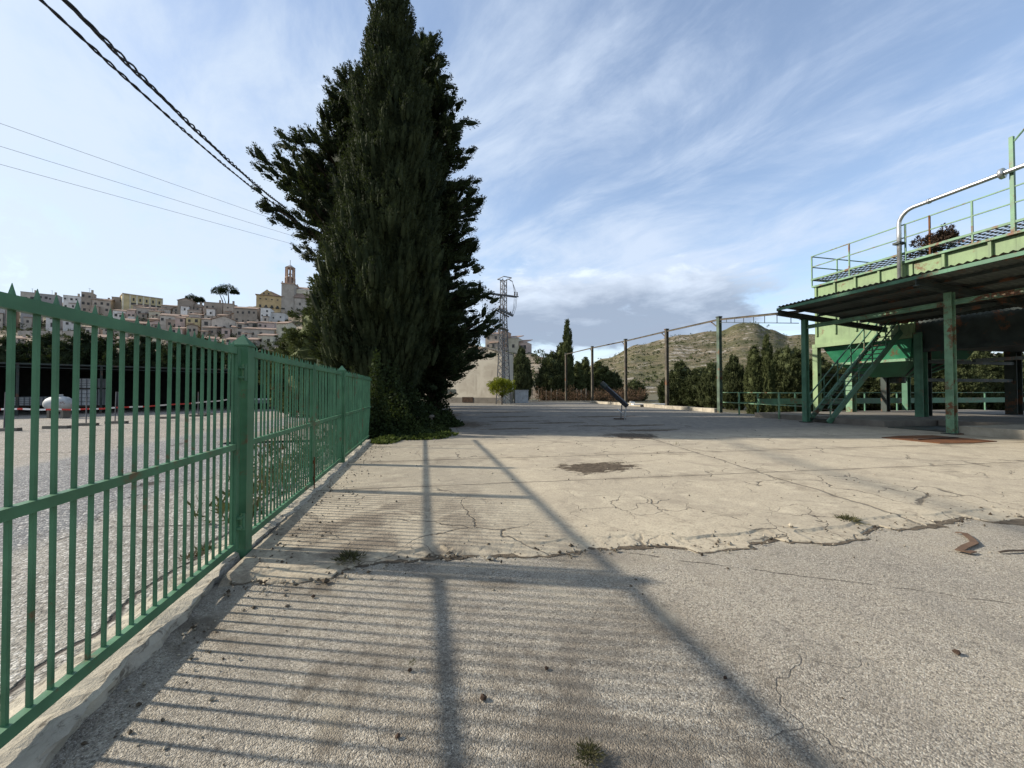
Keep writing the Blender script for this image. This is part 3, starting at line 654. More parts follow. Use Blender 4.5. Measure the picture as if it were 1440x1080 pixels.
# stair
stt = thing('steel_stair', 'steep green steel stair with handrails climbing beside the canopy column', 'stair', (18.3, 14.4, .05))
A0, A1 = Vector((18.35, 14.2, .06)), Vector((23.0, 14.2, 4.50))
for dy_ in (0, .95):
    o = Vector((0, dy_, 0))
    part('stringer', MB().bar(A0+o, A1+o, .07, .24), M['steel_green'], stt)
    for hz_ in (.58, 1.12):
        part('handrail', MB().bar(A0+o+Vector((0,0,hz_+.1)), A1+o+Vector((0,0,hz_+.1)), .045, .045), M['steel_green'], stt)
    for k in range(6):
        q = A0.lerp(A1, .03+k*.188)+o; part('baluster', MB().box(q.x-.02, q.x+.02, q.y-.022, q.y+.022, q.z+.12, q.z+1.2), M['steel_green'], stt)
for k in range(19):
    q = A0.lerp(A1, (k+.6)/19.5); part('tread', MB().box(q.x-.10, q.x+.14, 14.24, 15.11, q.z+.0, q.z+.03), M['dark_steel'], stt)
# yard-edge railing in front of and behind the canopy
def railing(label, p0, p1, zs_, npost, w_=.05, mat='rail_green'):
    p0, p1 = Vector(p0), Vector(p1); t_ = thing('yard_railing', label, 'railing', tuple(p0), 'two-rail yard railings')
    for z in zs_: part('rail', MB().bar(p0+Vector((0,0,z)), p1+Vector((0,0,z)), w_, w_), M[mat], t_)
    for k in range(npost):
        q = p0.lerp(p1, (k+.5)/npost); part('post', MB().box(q.x-w_*.7, q.x+w_*.7, q.y-w_*.7, q.y+w_*.7, q.z, q.z+zs_[0]-w_/2), M[mat], t_)
railing('thin two-rail green railing between the canopy column and the first tall post', (18.15, 15.15, 0), (19.75, 22.2, 0), (1.46, .80), 2)
railing('thin dark railing running behind the stair and the storage bin', (18.5, 19.6, 0), (44, 19.6, 0), (1.45, .86), 9, .05, 'steel_green')
cb_ = solo('guard_beam', MB().bar((19.6, 19.25, .92), (47, 19.25, .92), .14, .34), M['steel_green'], 'wide green steel guard beam low behind the storage bin columns', 'beam', origin=(19.6, 19.25, .75))
# weighbridge platform
pf = thing('concrete_platform', 'low concrete platform with a dark pit under the canopy', 'platform', (18.5, 12, 0))
def jag(mbx, x0, x1, y0, y1, z, seed=1):
    r_ = random.Random(seed); pts_ = []
    for k in range(int((x1-x0)/.5)+1): pts_.append((x0+k*.5, y0+r_.uniform(-.04, .04)))
    pts_.append((x1, y0)); pts_.append((x1, y1)); n_ = int((y1-y0)/.3)
    for k in range(n_): pts_.append((x0+r_.uniform(-.05, .05), y1-k*(y1-y0)/n_))
    return mbx.prism(pts_, -.05, z)
part('rear_slab', jag(MB(), 18.7, 36, 12.15, 18.6, .31, 2), M['conc_grey'], pf)
part('middle_slab', MB().box(21.6, 36, 9.72, 12.08, -.05, .30), M['conc_grey'], pf)
part('front_block', jag(MB(), 18.22, 36, 1.5, 9.66, .33, 4), M['conc_pale'], pf)
part('pit_lip', MB().box(18.6, 21.58, 9.9, 12.0, -.04, .075), M['dark_steel'], pf)
# post row with trolley beam
PR = [(1012, 582, 447, 0), (938, 575, 464, 1), (880, 570.3, 478, 1), (833, 567.2, 488, 1), (796, 565.2, 497, 1)]
posts = []
nm = ['nearest the canopy, painted green', 'second out from the canopy, rusty brown', 'third out from the canopy, rusty brown', 'fourth out from the canopy, by the hedge', 'farthest out, beside the tall cypress']
for k, (px, py, pt, mt) in enumerate(PR):
    d_ = CAMZ*F/(py-HZ); x, y = xy(px, d_); x = .35*x + .65*20.4; y = d_and = y
    # keep the photographed bearing
    u = (px-CX)/F; a_ = (u*math.cos(YAW)+math.sin(YAW))/(math.cos(YAW)-u*math.sin(YAW)); y = x/a_
    zt = zat(pt, x/(u*math.cos(YAW)+math.sin(YAW)))
    pr = thing('tall_post', 'tall steel post on the yard edge, ' + nm[k], 'post', (x, y, 0), 'tall steel posts along the yard edge')
    o = part('shaft', hpost(x, y, 0.03, zt, .24), M['post_green'] if mt == 0 else M['brown_post'], pr)
    part('head', MB().box(x-.15, x+.15, y-.15, y+.15, zt+.002, zt+.10), M['dark_steel'], pr)
    part('bracket', MB().bar((x+.1, y+.15, zt-.7), (x+.12, y+.9, zt-.12), .06, .06), M['brown_post'], pr)
    posts.append((x, y, zt))
tb = thing('overhead_beam', 'long rusty brown overhead beam carried on the row of tall posts', 'beam', posts[0])
ends = [(17.2, 14.6, 5.30)] + posts
for k in range(len(ends)-1):
    a, c_ = Vector(ends[k]), Vector(ends[k+1]); a.z -= (0 if k == 0 else .12); c_.z -= .12
    dd = (c_-a).normalized(); part('span', ibeam(MB(), a+dd*(.16 if k else 0), c_-dd*.16, .08, .12, .02), M['brown_post'], tb)
a, c_ = Vector(ends[0]), Vector(ends[1]); hc = MB()
hc.tube([a+Vector((0,0,-.55)), c_+Vector((0,0,-.32))], .02, 6)
for k in range(7): q = a.lerp(c_, (k+.5)/7.5); hc.tube([q+Vector((0,0,-.06)), q+Vector((0,0,-.52+.03*k))], .018, 6)
part('festoon_wire', hc, M['dark_steel'], tb)
# low edge wall under the post row
lowp = [(posts[0][0]-.1, posts[0][1]+.2)] + [(x-.1, y) for x, y, z in posts[1:4]]
ew = MB(); r_ = random.Random(4)
for (xa, ya), (xb, yb) in zip(lowp, lowp[1:]):
    n_ = 5
    for k in range(n_):
        f0, f1 = k/n_, (k+1)/n_ - .004
        ew.bar((xa+(xb-xa)*f0, ya+(yb-ya)*f0, .18), (xa+(xb-xa)*f1, ya+(yb-ya)*f1, .18), .35, .36 + r_.uniform(-.1, .06))
solo('edge_wall', ew, M['conc_pale'], 'low pale broken concrete wall along the yard edge under the posts', 'low wall', origin=(lowp[0][0], lowp[0][1], 0))
# rusty steel plate on the slab
rp = thing('steel_plate', 'rusty orange steel cover plate lying flat on the yard before the platform', 'steel plate', (15.4, 8.7, .05))
part('plate', MB().prism([(14.35, 8.0), (15.3, 7.85), (16.6, 7.95), (16.7, 9.5), (15.4, 9.62), (14.3, 9.4)], .052, .07), M['rust'], rp)
part('stiffener', MB().bar((14.6, 8.7, .085), (16.4, 8.75, .085), .12, .03), M['bronze'], rp)
# ================================================================== TREES
def quads_mesh(name, V, mat):
    """V: (N,4,3) leaf quads"""
    n = len(V); me = bpy.data.meshes.new(name)
    me.vertices.add(n*4); me.vertices.foreach_set('co', V.astype(np.float32).ravel())
    me.loops.add(n*4); me.loops.foreach_set('vertex_index', np.arange(n*4, dtype=np.int32))
    me.polygons.add(n); me.polygons.foreach_set('loop_start', np.arange(0, n*4, 4, dtype=np.int32)); me.polygons.foreach_set('loop_total', np.full(n, 4, dtype=np.int32))
    me.update(calc_edges=True); me.materials.append(mat); return me
def unit(a): return a/np.maximum(np.linalg.norm(a, axis=-1, keepdims=True), 1e-9)
def blades(rng, P, D, L, W):
    """diamond leaves from base P along D"""
    S = unit(np.cross(D, unit(rng.normal(size=P.shape)))); L = L[:, None]; W = W[:, None]
    return np.stack([P, P + D*L*.45 + S*W*.5, P + D*L, P + D*L*.45 - S*W*.5], axis=1)
def tufts(rng, Cn, Dn, L, Rr, k, bl, bw, spread=.55, up=.0):
    """flame-shaped tufts of k blades each"""
    n = len(Cn); Cn = np.repeat(Cn, k, 0); Dn = np.repeat(Dn, k, 0); L = np.repeat(L, k); Rr = np.repeat(Rr, k)
    tt = rng.random(n*k)**.8; prof = np.clip(np.sin(np.pi*(.12+.86*tt)), .08, 1)
    rad = unit(np.cross(Dn, rng.normal(size=Dn.shape))); rr = Rr*prof*np.sqrt(rng.random(n*k))
    P = Cn + Dn*(L*tt)[:, None] + rad*rr[:, None]
    D = unit(Dn + rad*spread*(.4+rng.random((n*k, 1))) + rng.normal(size=P.shape)*.22 + np.array([0, 0, up]))
    l = bl*(.6+.8*rng.random(n*k)); return blades(rng, P, D, l, l*bw)
def spindles(Cn, Dn, L, Rr, seed=0, seg=6):
    """lumpy solid heart of each tuft"""
    rng = np.random.default_rng(seed); n = len(Cn); T = np.array([.02, .25, .55, .82, 1.0]); W = np.array([.35, .85, .95, .6, .05])
    A = unit(np.cross(Dn, rng.normal(size=Dn.shape))); B = np.cross(Dn, A); R_ = np.zeros((n, 5, seg, 3))
    for i in range(5):
        for k in range(seg):
            a = 2*math.pi*k/seg; j = Rr*W[i]*(.8+.4*rng.random(n)); R_[:, i, k] = Cn + Dn*(L*T[i])[:, None] + A*(j*math.cos(a))[:, None] + B*(j*math.sin(a))[:, None]
    return np.concatenate([np.stack([R_[:, i, k], R_[:, i, (k+1) % seg], R_[:, i+1, (k+1) % seg], R_[:, i+1, k]], axis=1) for i in range(4) for k in range(seg)])
def core(prof, H, seg=26, rows=34, seed=1, fac=.78, lean=(0, 0), z0=0.0):
    """dark inner volume, as ragged quads"""
    rng = np.random.default_rng(seed); z = np.linspace(0, 1, rows); V = np.zeros((rows, seg, 3))
    for i, h in enumerate(z):
        for k in range(seg):
            a = 2*math.pi*k/seg; r = prof(h)*fac*(.88+.24*rng.random())
            V[i, k] = (r*math.cos(a)+lean[0]*h, r*math.sin(a)+lean[1]*h, z0 + h*(H-z0)*.985)
    q = [np.stack([V[i, k], V[i, (k+1) % seg], V[i+1, (k+1) % seg], V[i+1, k]]) for i in range(rows-1) for k in range(seg)]
    return np.array(q)
def dense_cypress(seed, H, prof, nt, k, tl, tr, bl, bw=.34, out=.30, z0=.3, lean=(0, 0), seg=26, fac=.80, amp=.13, spread=.55):
    """columnar crown: upswept flame tufts over a dark core"""
    rng = np.random.default_rng(seed)
    hs = np.linspace(0, 1, 200); pr = np.array([prof(h) for h in hs]); cum = np.cumsum(pr+.05); cum /= cum[-1]
    h = np.interp(rng.random(nt), cum, hs); a = rng.random(nt)*2*np.pi
    r = np.interp(h, hs, pr)*(.80+.22*rng.random(nt)); lump = 1+amp*(np.sin(a*3+h*9+seed)*np.sin(h*17+a*2)+.8*np.sin(a*7+seed*2+np.sin(h*30))*np.sin(h*38+a*3)); r = r*lump*(.88+.2*rng.random(nt))
    rad = np.stack([np.cos(a), np.sin(a), np.zeros(nt)], 1)
    Cn = rad*r[:, None]; Cn[:, 2] = z0+h*(H-z0) - tl*.5; Cn[:, 0] += lean[0]*h; Cn[:, 1] += lean[1]*h
    tw = np.stack([-np.sin(a), np.cos(a), np.zeros(nt)], 1)
    Dn = unit(np.array([0, 0, 1.0]) + rad*(out*(.5+rng.random((nt, 1)))) + tw*rng.normal(size=(nt, 1))*.12)
    sc_ = .65+.7*rng.random(nt); ta = np.clip(1.25-h*.6, .4, 1.2)
    Q = tufts(rng, Cn, Dn, tl*sc_*ta, tr*sc_*ta, k, bl, bw, spread)
    S_ = spindles(Cn, Dn, tl*sc_*ta*.85, tr*sc_*ta*.42, seed, 5)
    return np.concatenate([core(prof, H, seg=seg, seed=seed, fac=fac, lean=lean, z0=z0), S_, Q])
def open_cypress(seed, H, prof, nb, k, bl, z0=1.0, bw=.34, droop=.0, limbs=None, dens=5, tl=.55, tr=.17, sector=None, fac=.55, lean=(0, 0), lift=.52):
    """spreading crown: limbs that reach out and carry upturned sprays, gaps between"""
    rng = np.random.default_rng(seed); Cs, Ds, Ls = [], [], []; hor = lift
    for i in range(nb):
        h = ((i+.5*rng.random())/nb)**1.05; a = rng.random()*2*math.pi if sector is None else sector[0]+(sector[1]-sector[0])*rng.random()
        rmax = prof(h)*(.45+.75*rng.random()**.8); zb = z0+h*(H-z0)*.97 - rmax*.35
        e = np.array([rmax*math.cos(a), rmax*math.sin(a), rmax*(lift-.17+.35*rng.random())+.2])
        base = np.array([lean[0]*h, lean[1]*h, zb])
        if limbs is not None: limbs.append((base, base+e*.85, .02+.018*rmax))
        ns = max(2, int(rmax*dens))
        for j in range(ns):
            f = .30+.70*((j+rng.random())/ns); q = base + e*f + rng.normal(size=3)*.10*(1.2+rmax*.35*(1-f*.5))
            sd = np.array([-math.sin(a), math.cos(a), 0])*rng.normal()*.45
            d = np.array([math.cos(a)*.75, math.sin(a)*.75, lift+.1-droop]) + sd + rng.normal(size=3)*.22
            Cs.append(q); Ds.append(d); Ls.append(.6+.7*rng.random())
    Cn = np.array(Cs); Dn = unit(np.array(Ds)); Ls = np.array(Ls)
    Q = np.concatenate([tufts(rng, Cn, Dn, tl*Ls, tr*Ls, k, bl, bw, .6), spindles(Cn, Dn, tl*Ls*.9, tr*Ls*.5, seed, 5)])
    return np.concatenate([core(prof, H, seg=20, seed=seed+5, fac=fac*.72, lean=lean, z0=z0), Q])
def trunk_mb(H, r, limbs=(), seed=1, lean=(0, 0)):
    rr = random.Random(seed); mb = MB(); n = 9
    pts = [(lean[0]*k/n + (rr.uniform(-.03, .03) if k else 0), lean[1]*k/n + (rr.uniform(-.03, .03) if k else 0), H*k/n) for k in range(n+1)]
    mb.tube(pts, [r*(1.35 if k == 0 else 1)*(1-.88*k/n) for k in range(n+1)], 10)
    for a, c_, w_ in limbs: mb.tube([a, (a+c_)/2+np.array([0, 0, -.05]), c_], [w_*1.6, w_, w_*.4], 6, False)
    return mb
def tree(name, label, cat, loc, crown_mesh, tmb, group=None, rz=0, s=1.0, sz=None, cname='crown'):
    t_ = thing(name, label, cat, loc, group, rz); t_.scale = (s, s, sz or s)
    o1 = link('trunk', tmb if isinstance(tmb, bpy.types.Mesh) else tmb.mesh('trunk', M['bark'], smooth=True), t_); o2 = link(cname, crown_mesh, t_); return t_
def ptab(tab): return lambda h: interp(h, tab)
# --- the big front cypress
p1 = xy(536, 16.3)
prof1 = ptab([(0, .8), (.05, 1.15), (.13, 1.75), (.25, 1.90), (.36, 1.72), (.47, 1.50), (.61, 1.36), (.74, 1.18), (.84, .92), (.92, .66), (.97, .36), (1, .06)])
tree('cypress_tree', 'tall dense cypress at the end of the green fence, foremost of the three big trees', 'tree', (p1[0], p1[1], 0),
     quads_mesh('crown', dense_cypress(11, 18.0, prof1, 3300, 68, .74, .19, .078, bw=.42, lean=(.42, -.1), z0=.9, fac=.72, amp=.24, spread=.65, out=.36), M['fol_main']), trunk_mb(16.5, .38, seed=1, lean=(.3, -.1)), s=1.07)
# --- right, dark open tree behind it
p2 = xy(610, 20.2); lb = []
prof2 = ptab([(0, .7), (.04, 1.0), (.09, 1.6), (.14, 2.75), (.20, 2.8), (.30, 2.35), (.42, 2.0), (.56, 2.3), (.70, 1.75), (.84, 1.2), (.94, .7), (1, .1)])
q2 = open_cypress(22, 19.6, prof2, 330, 80, .10, z0=1.2, limbs=lb, dens=5.6, tl=.58, tr=.21, lift=.26, lean=(-.55, 0))
tree('cypress_tree', 'dark open-branched cypress on the yard side, right of the dense front tree', 'tree', (p2[0], p2[1], 0), quads_mesh('crown', q2, M['fol_dark']), trunk_mb(18.5, .34, lb, seed=2), s=1.06)
# --- left, spreading tree behind
p3 = xy(494, 21.0); lb = []
prof3 = ptab([(0, .4), (.28, .9), (.40, 1.5), (.47, 3.6), (.56, 4.1), (.64, 3.5), (.74, 2.6), (.86, 1.45), (.95, .8), (1, .15)])
q3 = open_cypress(33, 18.3, prof3, 280, 80, .10, z0=2.0, limbs=lb, dens=5.6, tl=.58, tr=.20, lift=.40)
tree('cypress_tree', 'dark spreading cypress behind, its branches reaching out left over the cables', 'tree', (p3[0], p3[1], 0), quads_mesh('crown', q3, M['fol_dark']), trunk_mb(17.5, .34, lb, seed=3), s=1.05)
# --- lower bushy tree left of the front cypress
p4 = xy(456, 19.5); lb = []
prof4 = ptab([(0, 1.2), (.15, 1.9), (.4, 1.85), (.65, 1.25), (.85, .65), (1, .12)])
q4 = open_cypress(44, 7.2, prof4, 120, 46, .17, z0=.4, limbs=lb, dens=6, tl=.5, tr=.18, fac=1.1)
tree('bushy_tree', 'lower bushy olive-green tree filling the gap left of the dense cypress', 'tree', (p4[0], p4[1], 0), quads_mesh('crown', q4, M['fol_olive']), trunk_mb(6, .16, lb, seed=4))
p4 = xy(412, 24); 
o = tree('bushy_tree', 'smallest bushy tree behind the fence, under the town church', 'tree', (p4[0], p4[1], 0), bpy.data.meshes['crown.003'], trunk_mb(6, .16, seed=4), rz=2.1, s=.80, sz=.72)
p4 = xy(474, 17.2)
lbx = []; qx = open_cypress(45, 9.8, ptab([(0, .8), (.2, 1.1), (.5, .9), (.8, .5), (1, .1)]), 100, 46, .15, z0=.5, limbs=lbx, dens=6, tl=.5, tr=.16, fac=1.0)
tree('bushy_tree', 'slender mid-height bushy tree touching the left side of the dense cypress', 'tree', (p4[0], p4[1], 0), quads_mesh('crown', qx, M['fol_main']), trunk_mb(9, .16, lbx, seed=14))
# --- row of cypresses behind (they shade the yard)
prof5 = ptab([(0, .8), (.1, 1.7), (.3, 2.0), (.6, 1.7), (.85, .9), (1, .1)])
rowm = quads_mesh('crown', dense_cypress(55, 14.5, prof5, 900, 30, 1.1, .26, .24, z0=.8), M['fol_dark']); rowt = trunk_mb(13, .3, seed=5).mesh('trunk', M['bark'])
for k, (x, y, s) in enumerate(((-1.6, 23.5, 1.0), (-1.9, 28.5, 1.08), (-2.0, 34, .95), (-2.4, 39.5, .8))):
    tree('cypress_tree', 'dark cypress in the row hidden behind the three big trees, ' + ['first', 'second', 'third', 'last'][k] + ' in the row', 'tree', (x, y, 0), rowm, rowt, 'cypress row behind the big trees', k*1.3, s)
# --- shared far crowns
cols_slim = quads_mesh('crown', dense_cypress(61, 6.0, ptab([(0, .42), (.1, .56), (.45, .56), (.75, .40), (.92, .2), (1, .03)]), 420, 34, .5, .10, .13, z0=.1, out=.15), M['fol_olive'])
cols_wide = quads_mesh('crown', dense_cypress(62, 5.0, ptab([(0, 1.2), (.12, 1.6), (.4, 1.65), (.65, 1.3), (.85, .75), (1, .1)]), 620, 40, .5, .16, .15, z0=.1, out=.5), M['fol_far'])
cols_wide2 = quads_mesh('crown', dense_cypress(63, 5.0, ptab([(0, 1.0), (.12, 1.5), (.35, 1.7), (.6, 1.25), (.78, 1.0), (.9, .4), (1, .05)]), 620, 40, .45, .15, .16, z0=.1, out=.7), M['fol_far'])
cols_pine = quads_mesh('crown', open_cypress(64, 7.5, ptab([(0, .6), (.2, 1.7), (.4, 2.0), (.65, 1.6), (.85, .9), (1, .1)]), 90, 34, .22, z0=1.2, dens=4.5, tl=.7, tr=.26, fac=.95), M['fol_dark'])
tr_s = trunk_mb(5, .12, seed=8).mesh('trunk', M['bark'])
def far_tree(px, pt, wpx, d_, mesh, h0, w0, name, label, group, z=-.1, rz=None):
    x, y = xy(px, d_); H = zat(pt, d_)-z; s = (wpx/F*d_)/w0
    return tree(name, label, 'tree', (x, y, z), mesh, tr_s, group, rnd.random()*6 if rz is None else rz, s, H/h0)
G1 = 'hedge trees beyond the yard edge on the right'
RT = [
 (1108, 486, 62, 30, 'w', 'hedge_tree', 'broad dark hedge tree just left of the canopy corner column'),
 (1079, 470, 16, 27.5, 's', 'slim_cypress', 'tallest slim cypress of the pair left of the canopy column'),
 (1061, 486, 21, 28, 's', 'slim_cypress', 'shorter and wider slim cypress of the pair left of the canopy column'),
 (1032, 499, 32, 34, 'v', 'hedge_tree', 'broad hedge tree right beside the nearest tall post'),
 (1003, 508, 34, 37, 's2', 'hedge_tree', 'pointed hedge tree just behind the nearest tall post'),
 (985, 516, 46, 39, 'w', 'hedge_tree', 'lighter green hedge tree midway between the first two tall posts'),
 (957, 508, 40, 41, 'v', 'hedge_tree', 'dark hedge tree right of the second tall post'),
 (943, 524, 30, 43, 'w', 'hedge_tree', 'low hedge tree directly behind the second tall post'),
 (1150, 500, 56, 31, 'v', 'hedge_tree', 'broad hedge tree behind the foot of the steel stair'),
 (1192, 512, 60, 34, 'w', 'hedge_tree', 'hedge tree seen through the steel stair'),
 (1236, 520, 56, 33, 'v', 'hedge_tree', 'hedge tree under the dark green hopper'),
 (1285, 505, 60, 34, 'w', 'hedge_tree', 'hedge tree behind the main bin column'),
 (1330, 492, 62, 33, 'v', 'hedge_tree', 'hedge tree behind the nearer canopy column'),
 (1372, 484, 60, 35, 'w', 'hedge_tree', 'tall hedge tree right of the nearer canopy column, under the bin'),
 (1415, 492, 58, 34, 'v', 'hedge_tree', 'hedge tree at the right end of the view under the bin'),
 (1462, 488, 64, 34, 'w', 'hedge_tree', 'hedge tree partly cut off by the right picture edge'),
]
KM = {'w': (cols_wide, 5.0, 3.3), 'v': (cols_wide2, 5.0, 3.4), 's': (cols_slim, 6.0, 1.12), 's2': (cols_wide, 5.0, 3.3)}
for px, pt, wp_, d_, kd, nm_, lab in RT:
    me, h0, w0 = KM[kd]; far_tree(px, pt, wp_, d_, me, h0, w0, nm_, lab, G1)
G2 = 'dark trees beyond the far end of the yard'
for px, pt, wp_, d_, kd, nm_, lab in [
 (798, 449, 15, 63, 's', 'slim_cypress', 'tallest slim cypress at the far end of the yard'),
 (776, 494, 40, 62, 'v', 'hedge_tree', 'broad dark tree left of the tallest far cypress'),
 (789, 482, 22, 64, 's', 'slim_cypress', 'dark pointed tree crowding the left of the tallest far cypress'),
 (812, 508, 20, 66, 's', 'slim_cypress', 'far cypress just right of the tallest one'),
 (823, 502, 18, 68, 's', 'slim_cypress', 'pointed far cypress left of the fourth tall post'),
 (842, 508, 22, 70, 's', 'slim_cypress', 'pointed far cypress right of the fourth tall post'),
 (853, 515, 18, 70, 's', 'slim_cypress', 'shorter far cypress between the third and fourth tall posts'),
 (864, 522, 24, 70, 'w', 'hedge_tree', 'low dark bush of a tree left of the third tall post'),
 (893, 534, 28, 66, 'w', 'hedge_tree', 'rounded dark tree right of the third tall post'),
 (733, 488, 30, 62, 'v', 'hedge_tree', 'dark dense tree against the right end of the yard building'),
 ]:
    me, h0, w0 = KM[kd]; far_tree(px, pt, wp_, d_, me, h0, w0, nm_, lab, G2)
G3 = 'dark trees behind the shade shed'
pxs_ = [-60, -25, 5, 34, 62, 92, 118, 147, 172, 200, 226, 252, 280, 305, 332, 358, 384, 405]
tops_ = [470, 478, 474, 482, 468, 480, 466, 474, 482, 470, 484, 478, 474, 480, 486, 484, 494, 500]
ords = ['first', 'second', 'third', 'fourth', 'fifth', 'sixth', 'seventh', 'eighth', 'ninth', 'tenth', 'eleventh', 'twelfth', 'thirteenth', 'fourteenth', 'fifteenth', 'sixteenth', 'seventeenth', 'eighteenth', 'nineteenth', 'twentieth', 'twenty-first', 'twenty-second', 'twenty-third']
for k, (px, pt) in enumerate(zip(pxs_, tops_)):
    far_tree(px, pt, 46, 42+3*math.sin(k*2.1)+k*.6, cols_pine, 7.9, 4.0, 'conifer_tree', 'dark conifer in the row behind the black shed, %s from the left' % ords[k], G3)
# ivy at the foot of the cypresses
rng = np.random.default_rng(77)
def ivy_cloud(cx, cy, rx, ry, h, n, l):
    a = rng.random(n)*2*np.pi; r = np.sqrt(rng.random(n)); x = cx+rx*r*np.cos(a); y = cy+ry*r*np.sin(a)
    z = .04+h*(1-r**2)*rng.random(n)**.6*(.8+.4*np.sin(x*5+y*3)); P = np.stack([x, y, z], 1)
    D = unit(np.stack([rng.normal(size=n), rng.normal(size=n)-.3, .4+.5*rng.random(n)], 1)); return blades(rng, P, D, l*(.6+.8*rng.random(n)), l*.9*(.6+.6*rng.random(n)))
Q = [ivy_cloud(-.9, 14.2, 1.2, 1.5, .7, 5200, .10), ivy_cloud(-.55, 13.2, .9, .9, .22, 2200, .10), ivy_cloud(-.2, 14.8, 1.2, 1.7, .35, 3600, .10), ivy_cloud(-1.1, 15.2, 1.4, 1.2, 2.4, 4200, .11), ivy_cloud(p2[0]-.2, p2[1]-.6, 1.3, 1.3, 1.9, 5000, .11), ivy_cloud(-.6, 16.2, 1.5, 1.5, 1.6, 4200, .11), ivy_cloud(-1.75, 13.1, .30, .55, 2.25, 2600, .10), ivy_cloud(-1.5, 13.9, .5, .7, 2.7, 3600, .11), ivy_cloud(.5, 17.2, 1.2, 1.4, .5, 2200, .13)]
tag(link('ground_ivy', quads_mesh('ground_ivy', np.concatenate(Q), M['ivy'])), kind='stuff')
Q = [ivy_cloud(.05, 12.6, .7, .45, .12, 520, .10), ivy_cloud(.55, 13.4, .55, .6, .10, 420, .10), ivy_cloud(-1.1, 12.1, .38, .7, .18, 480, .10), ivy_cloud(-.4, 12.5, .5, .35, .10, 260, .10)]
tag(link('creeping_ivy', quads_mesh('creeping_ivy', np.concatenate(Q), M['ivy_sun_tint'])), kind='stuff')
# weeds behind the fence and roadside scrub
Q = []
for k in range(70):
    x = rng.uniform(-2.6, -2.0) if k < 46 else rng.uniform(-3.6, -2.2); y = rng.uniform(6.6, 15) if k > 12 else rng.uniform(4.6, 8); n = 34
    hh_ = .18+.55*rng.random()*(1 if y > 7.5 else .5)
    P = np.stack([x+rng.normal(size=n)*.10, y+rng.normal(size=n)*.12, rng.random(n)*hh_*.8], 1); D = unit(rng.normal(size=(n, 3))*.6+np.array([0, 0, .8])); Q.append(blades(rng, P, D, .10+.14*rng.random(n), .02+.03*rng.random(n)))
tag(link('roadside_weeds', quads_mesh('roadside_weeds', np.concatenate(Q), M['weed'])), kind='stuff')
def weed(px, py, s, label, n=170, mat='weed', d_=None, up=.45):
    dd = d_ or CAMZ*F/(py-HZ); x, y = xy(px, dd); rg = np.random.default_rng(int(px*7+py))
    P = np.stack([rg.normal(size=n)*.35*s, rg.normal(size=n)*.35*s, rg.random(n)*.18*s], 1); D = unit(P*np.array([1.2/s, 1.2/s, .2])+rg.normal(size=(n, 3))*.35+np.array([0, 0, up]))
    o = link('weed', quads_mesh('weed', blades(rg, P, D, s*(.25+.5*rg.random(n)**2), s*(.04+.05*rg.random(n))), M[mat]), None, (x, y, .03)); tag(o, label, 'weed', 'small weeds in the paving')
weed(493, 790, .13, 'grey-green weed tuft by the slab edge near the big gate post', 380)
weed(826, 1062, .055, 'mossy weed clump at the bottom edge of the driveway', 700, up=.3)
weed(1190, 735, .12, 'low green weed in the broken slab lip on the right', 340)
weed(948, 628, .30, 'single thin dry stalk standing on the yard slab', 7, up=2.5)
weed(580, 936, .035, 'small dry weed clump on the driveway beside the long shadow', 90)
weed(270, 788, .10, 'dry reddish weeds at the foot of the nearest gate leaf', 200, 'dry', up=.9)
weed(292, 778, .12, 'taller dry weeds beside the nearer big gate post', 160, up=.9)
o = None
x, y = xy(1334, 18.2)
rg = np.random.default_rng(5); Cn = rg.normal(size=(60, 3))*np.array([.28, .32, .14])+np.array([0, 0, .25]); Dn = unit(rg.normal(size=(60, 3))*.6+np.array([0, .3, .5]))
tag(link('dry_shrub', quads_mesh('dry_shrub', tufts(rg, Cn, Dn, .35+.2*rg.random(60), .14+.05*rg.random(60), 110, .10, .35), M['bronze']), None, (24.1, 13.3, 8.42)), 'dry brown shrub growing on the bin walkway behind the rails', 'shrub')
# citrus tree before the pylon
x, y = xy(706, 43)
rg = np.random.default_rng(9); n = 230; Cn = unit(rg.normal(size=(n, 3)))*np.array([1.5, 1.2, .85])*(rg.random((n, 1))**.3)*(.7+.5*rg.random((n, 1)))+np.array([0, 0, 2.35]); Dn = unit(Cn-np.array([0, 0, 1.9])+rg.normal(size=(n, 3))*.4)
lm = [(np.array([0, 0, .9]), np.array([.7*math.cos(a), .7*math.sin(a), 2.1]), .025) for a in (0, 1.3, 2.5, 3.8, 5.0)]
tree('citrus_tree', 'small yellow-green citrus tree in front of the lattice pylon', 'tree', (x, y, .04), quads_mesh('crown', tufts(rg, Cn, Dn, .35+.2*rg.random(n), .18+.1*rg.random(n), 34, .15, .55, 1.0), M['fol_lime']), trunk_mb(1.6, .07, lm, seed=7), s=.84)
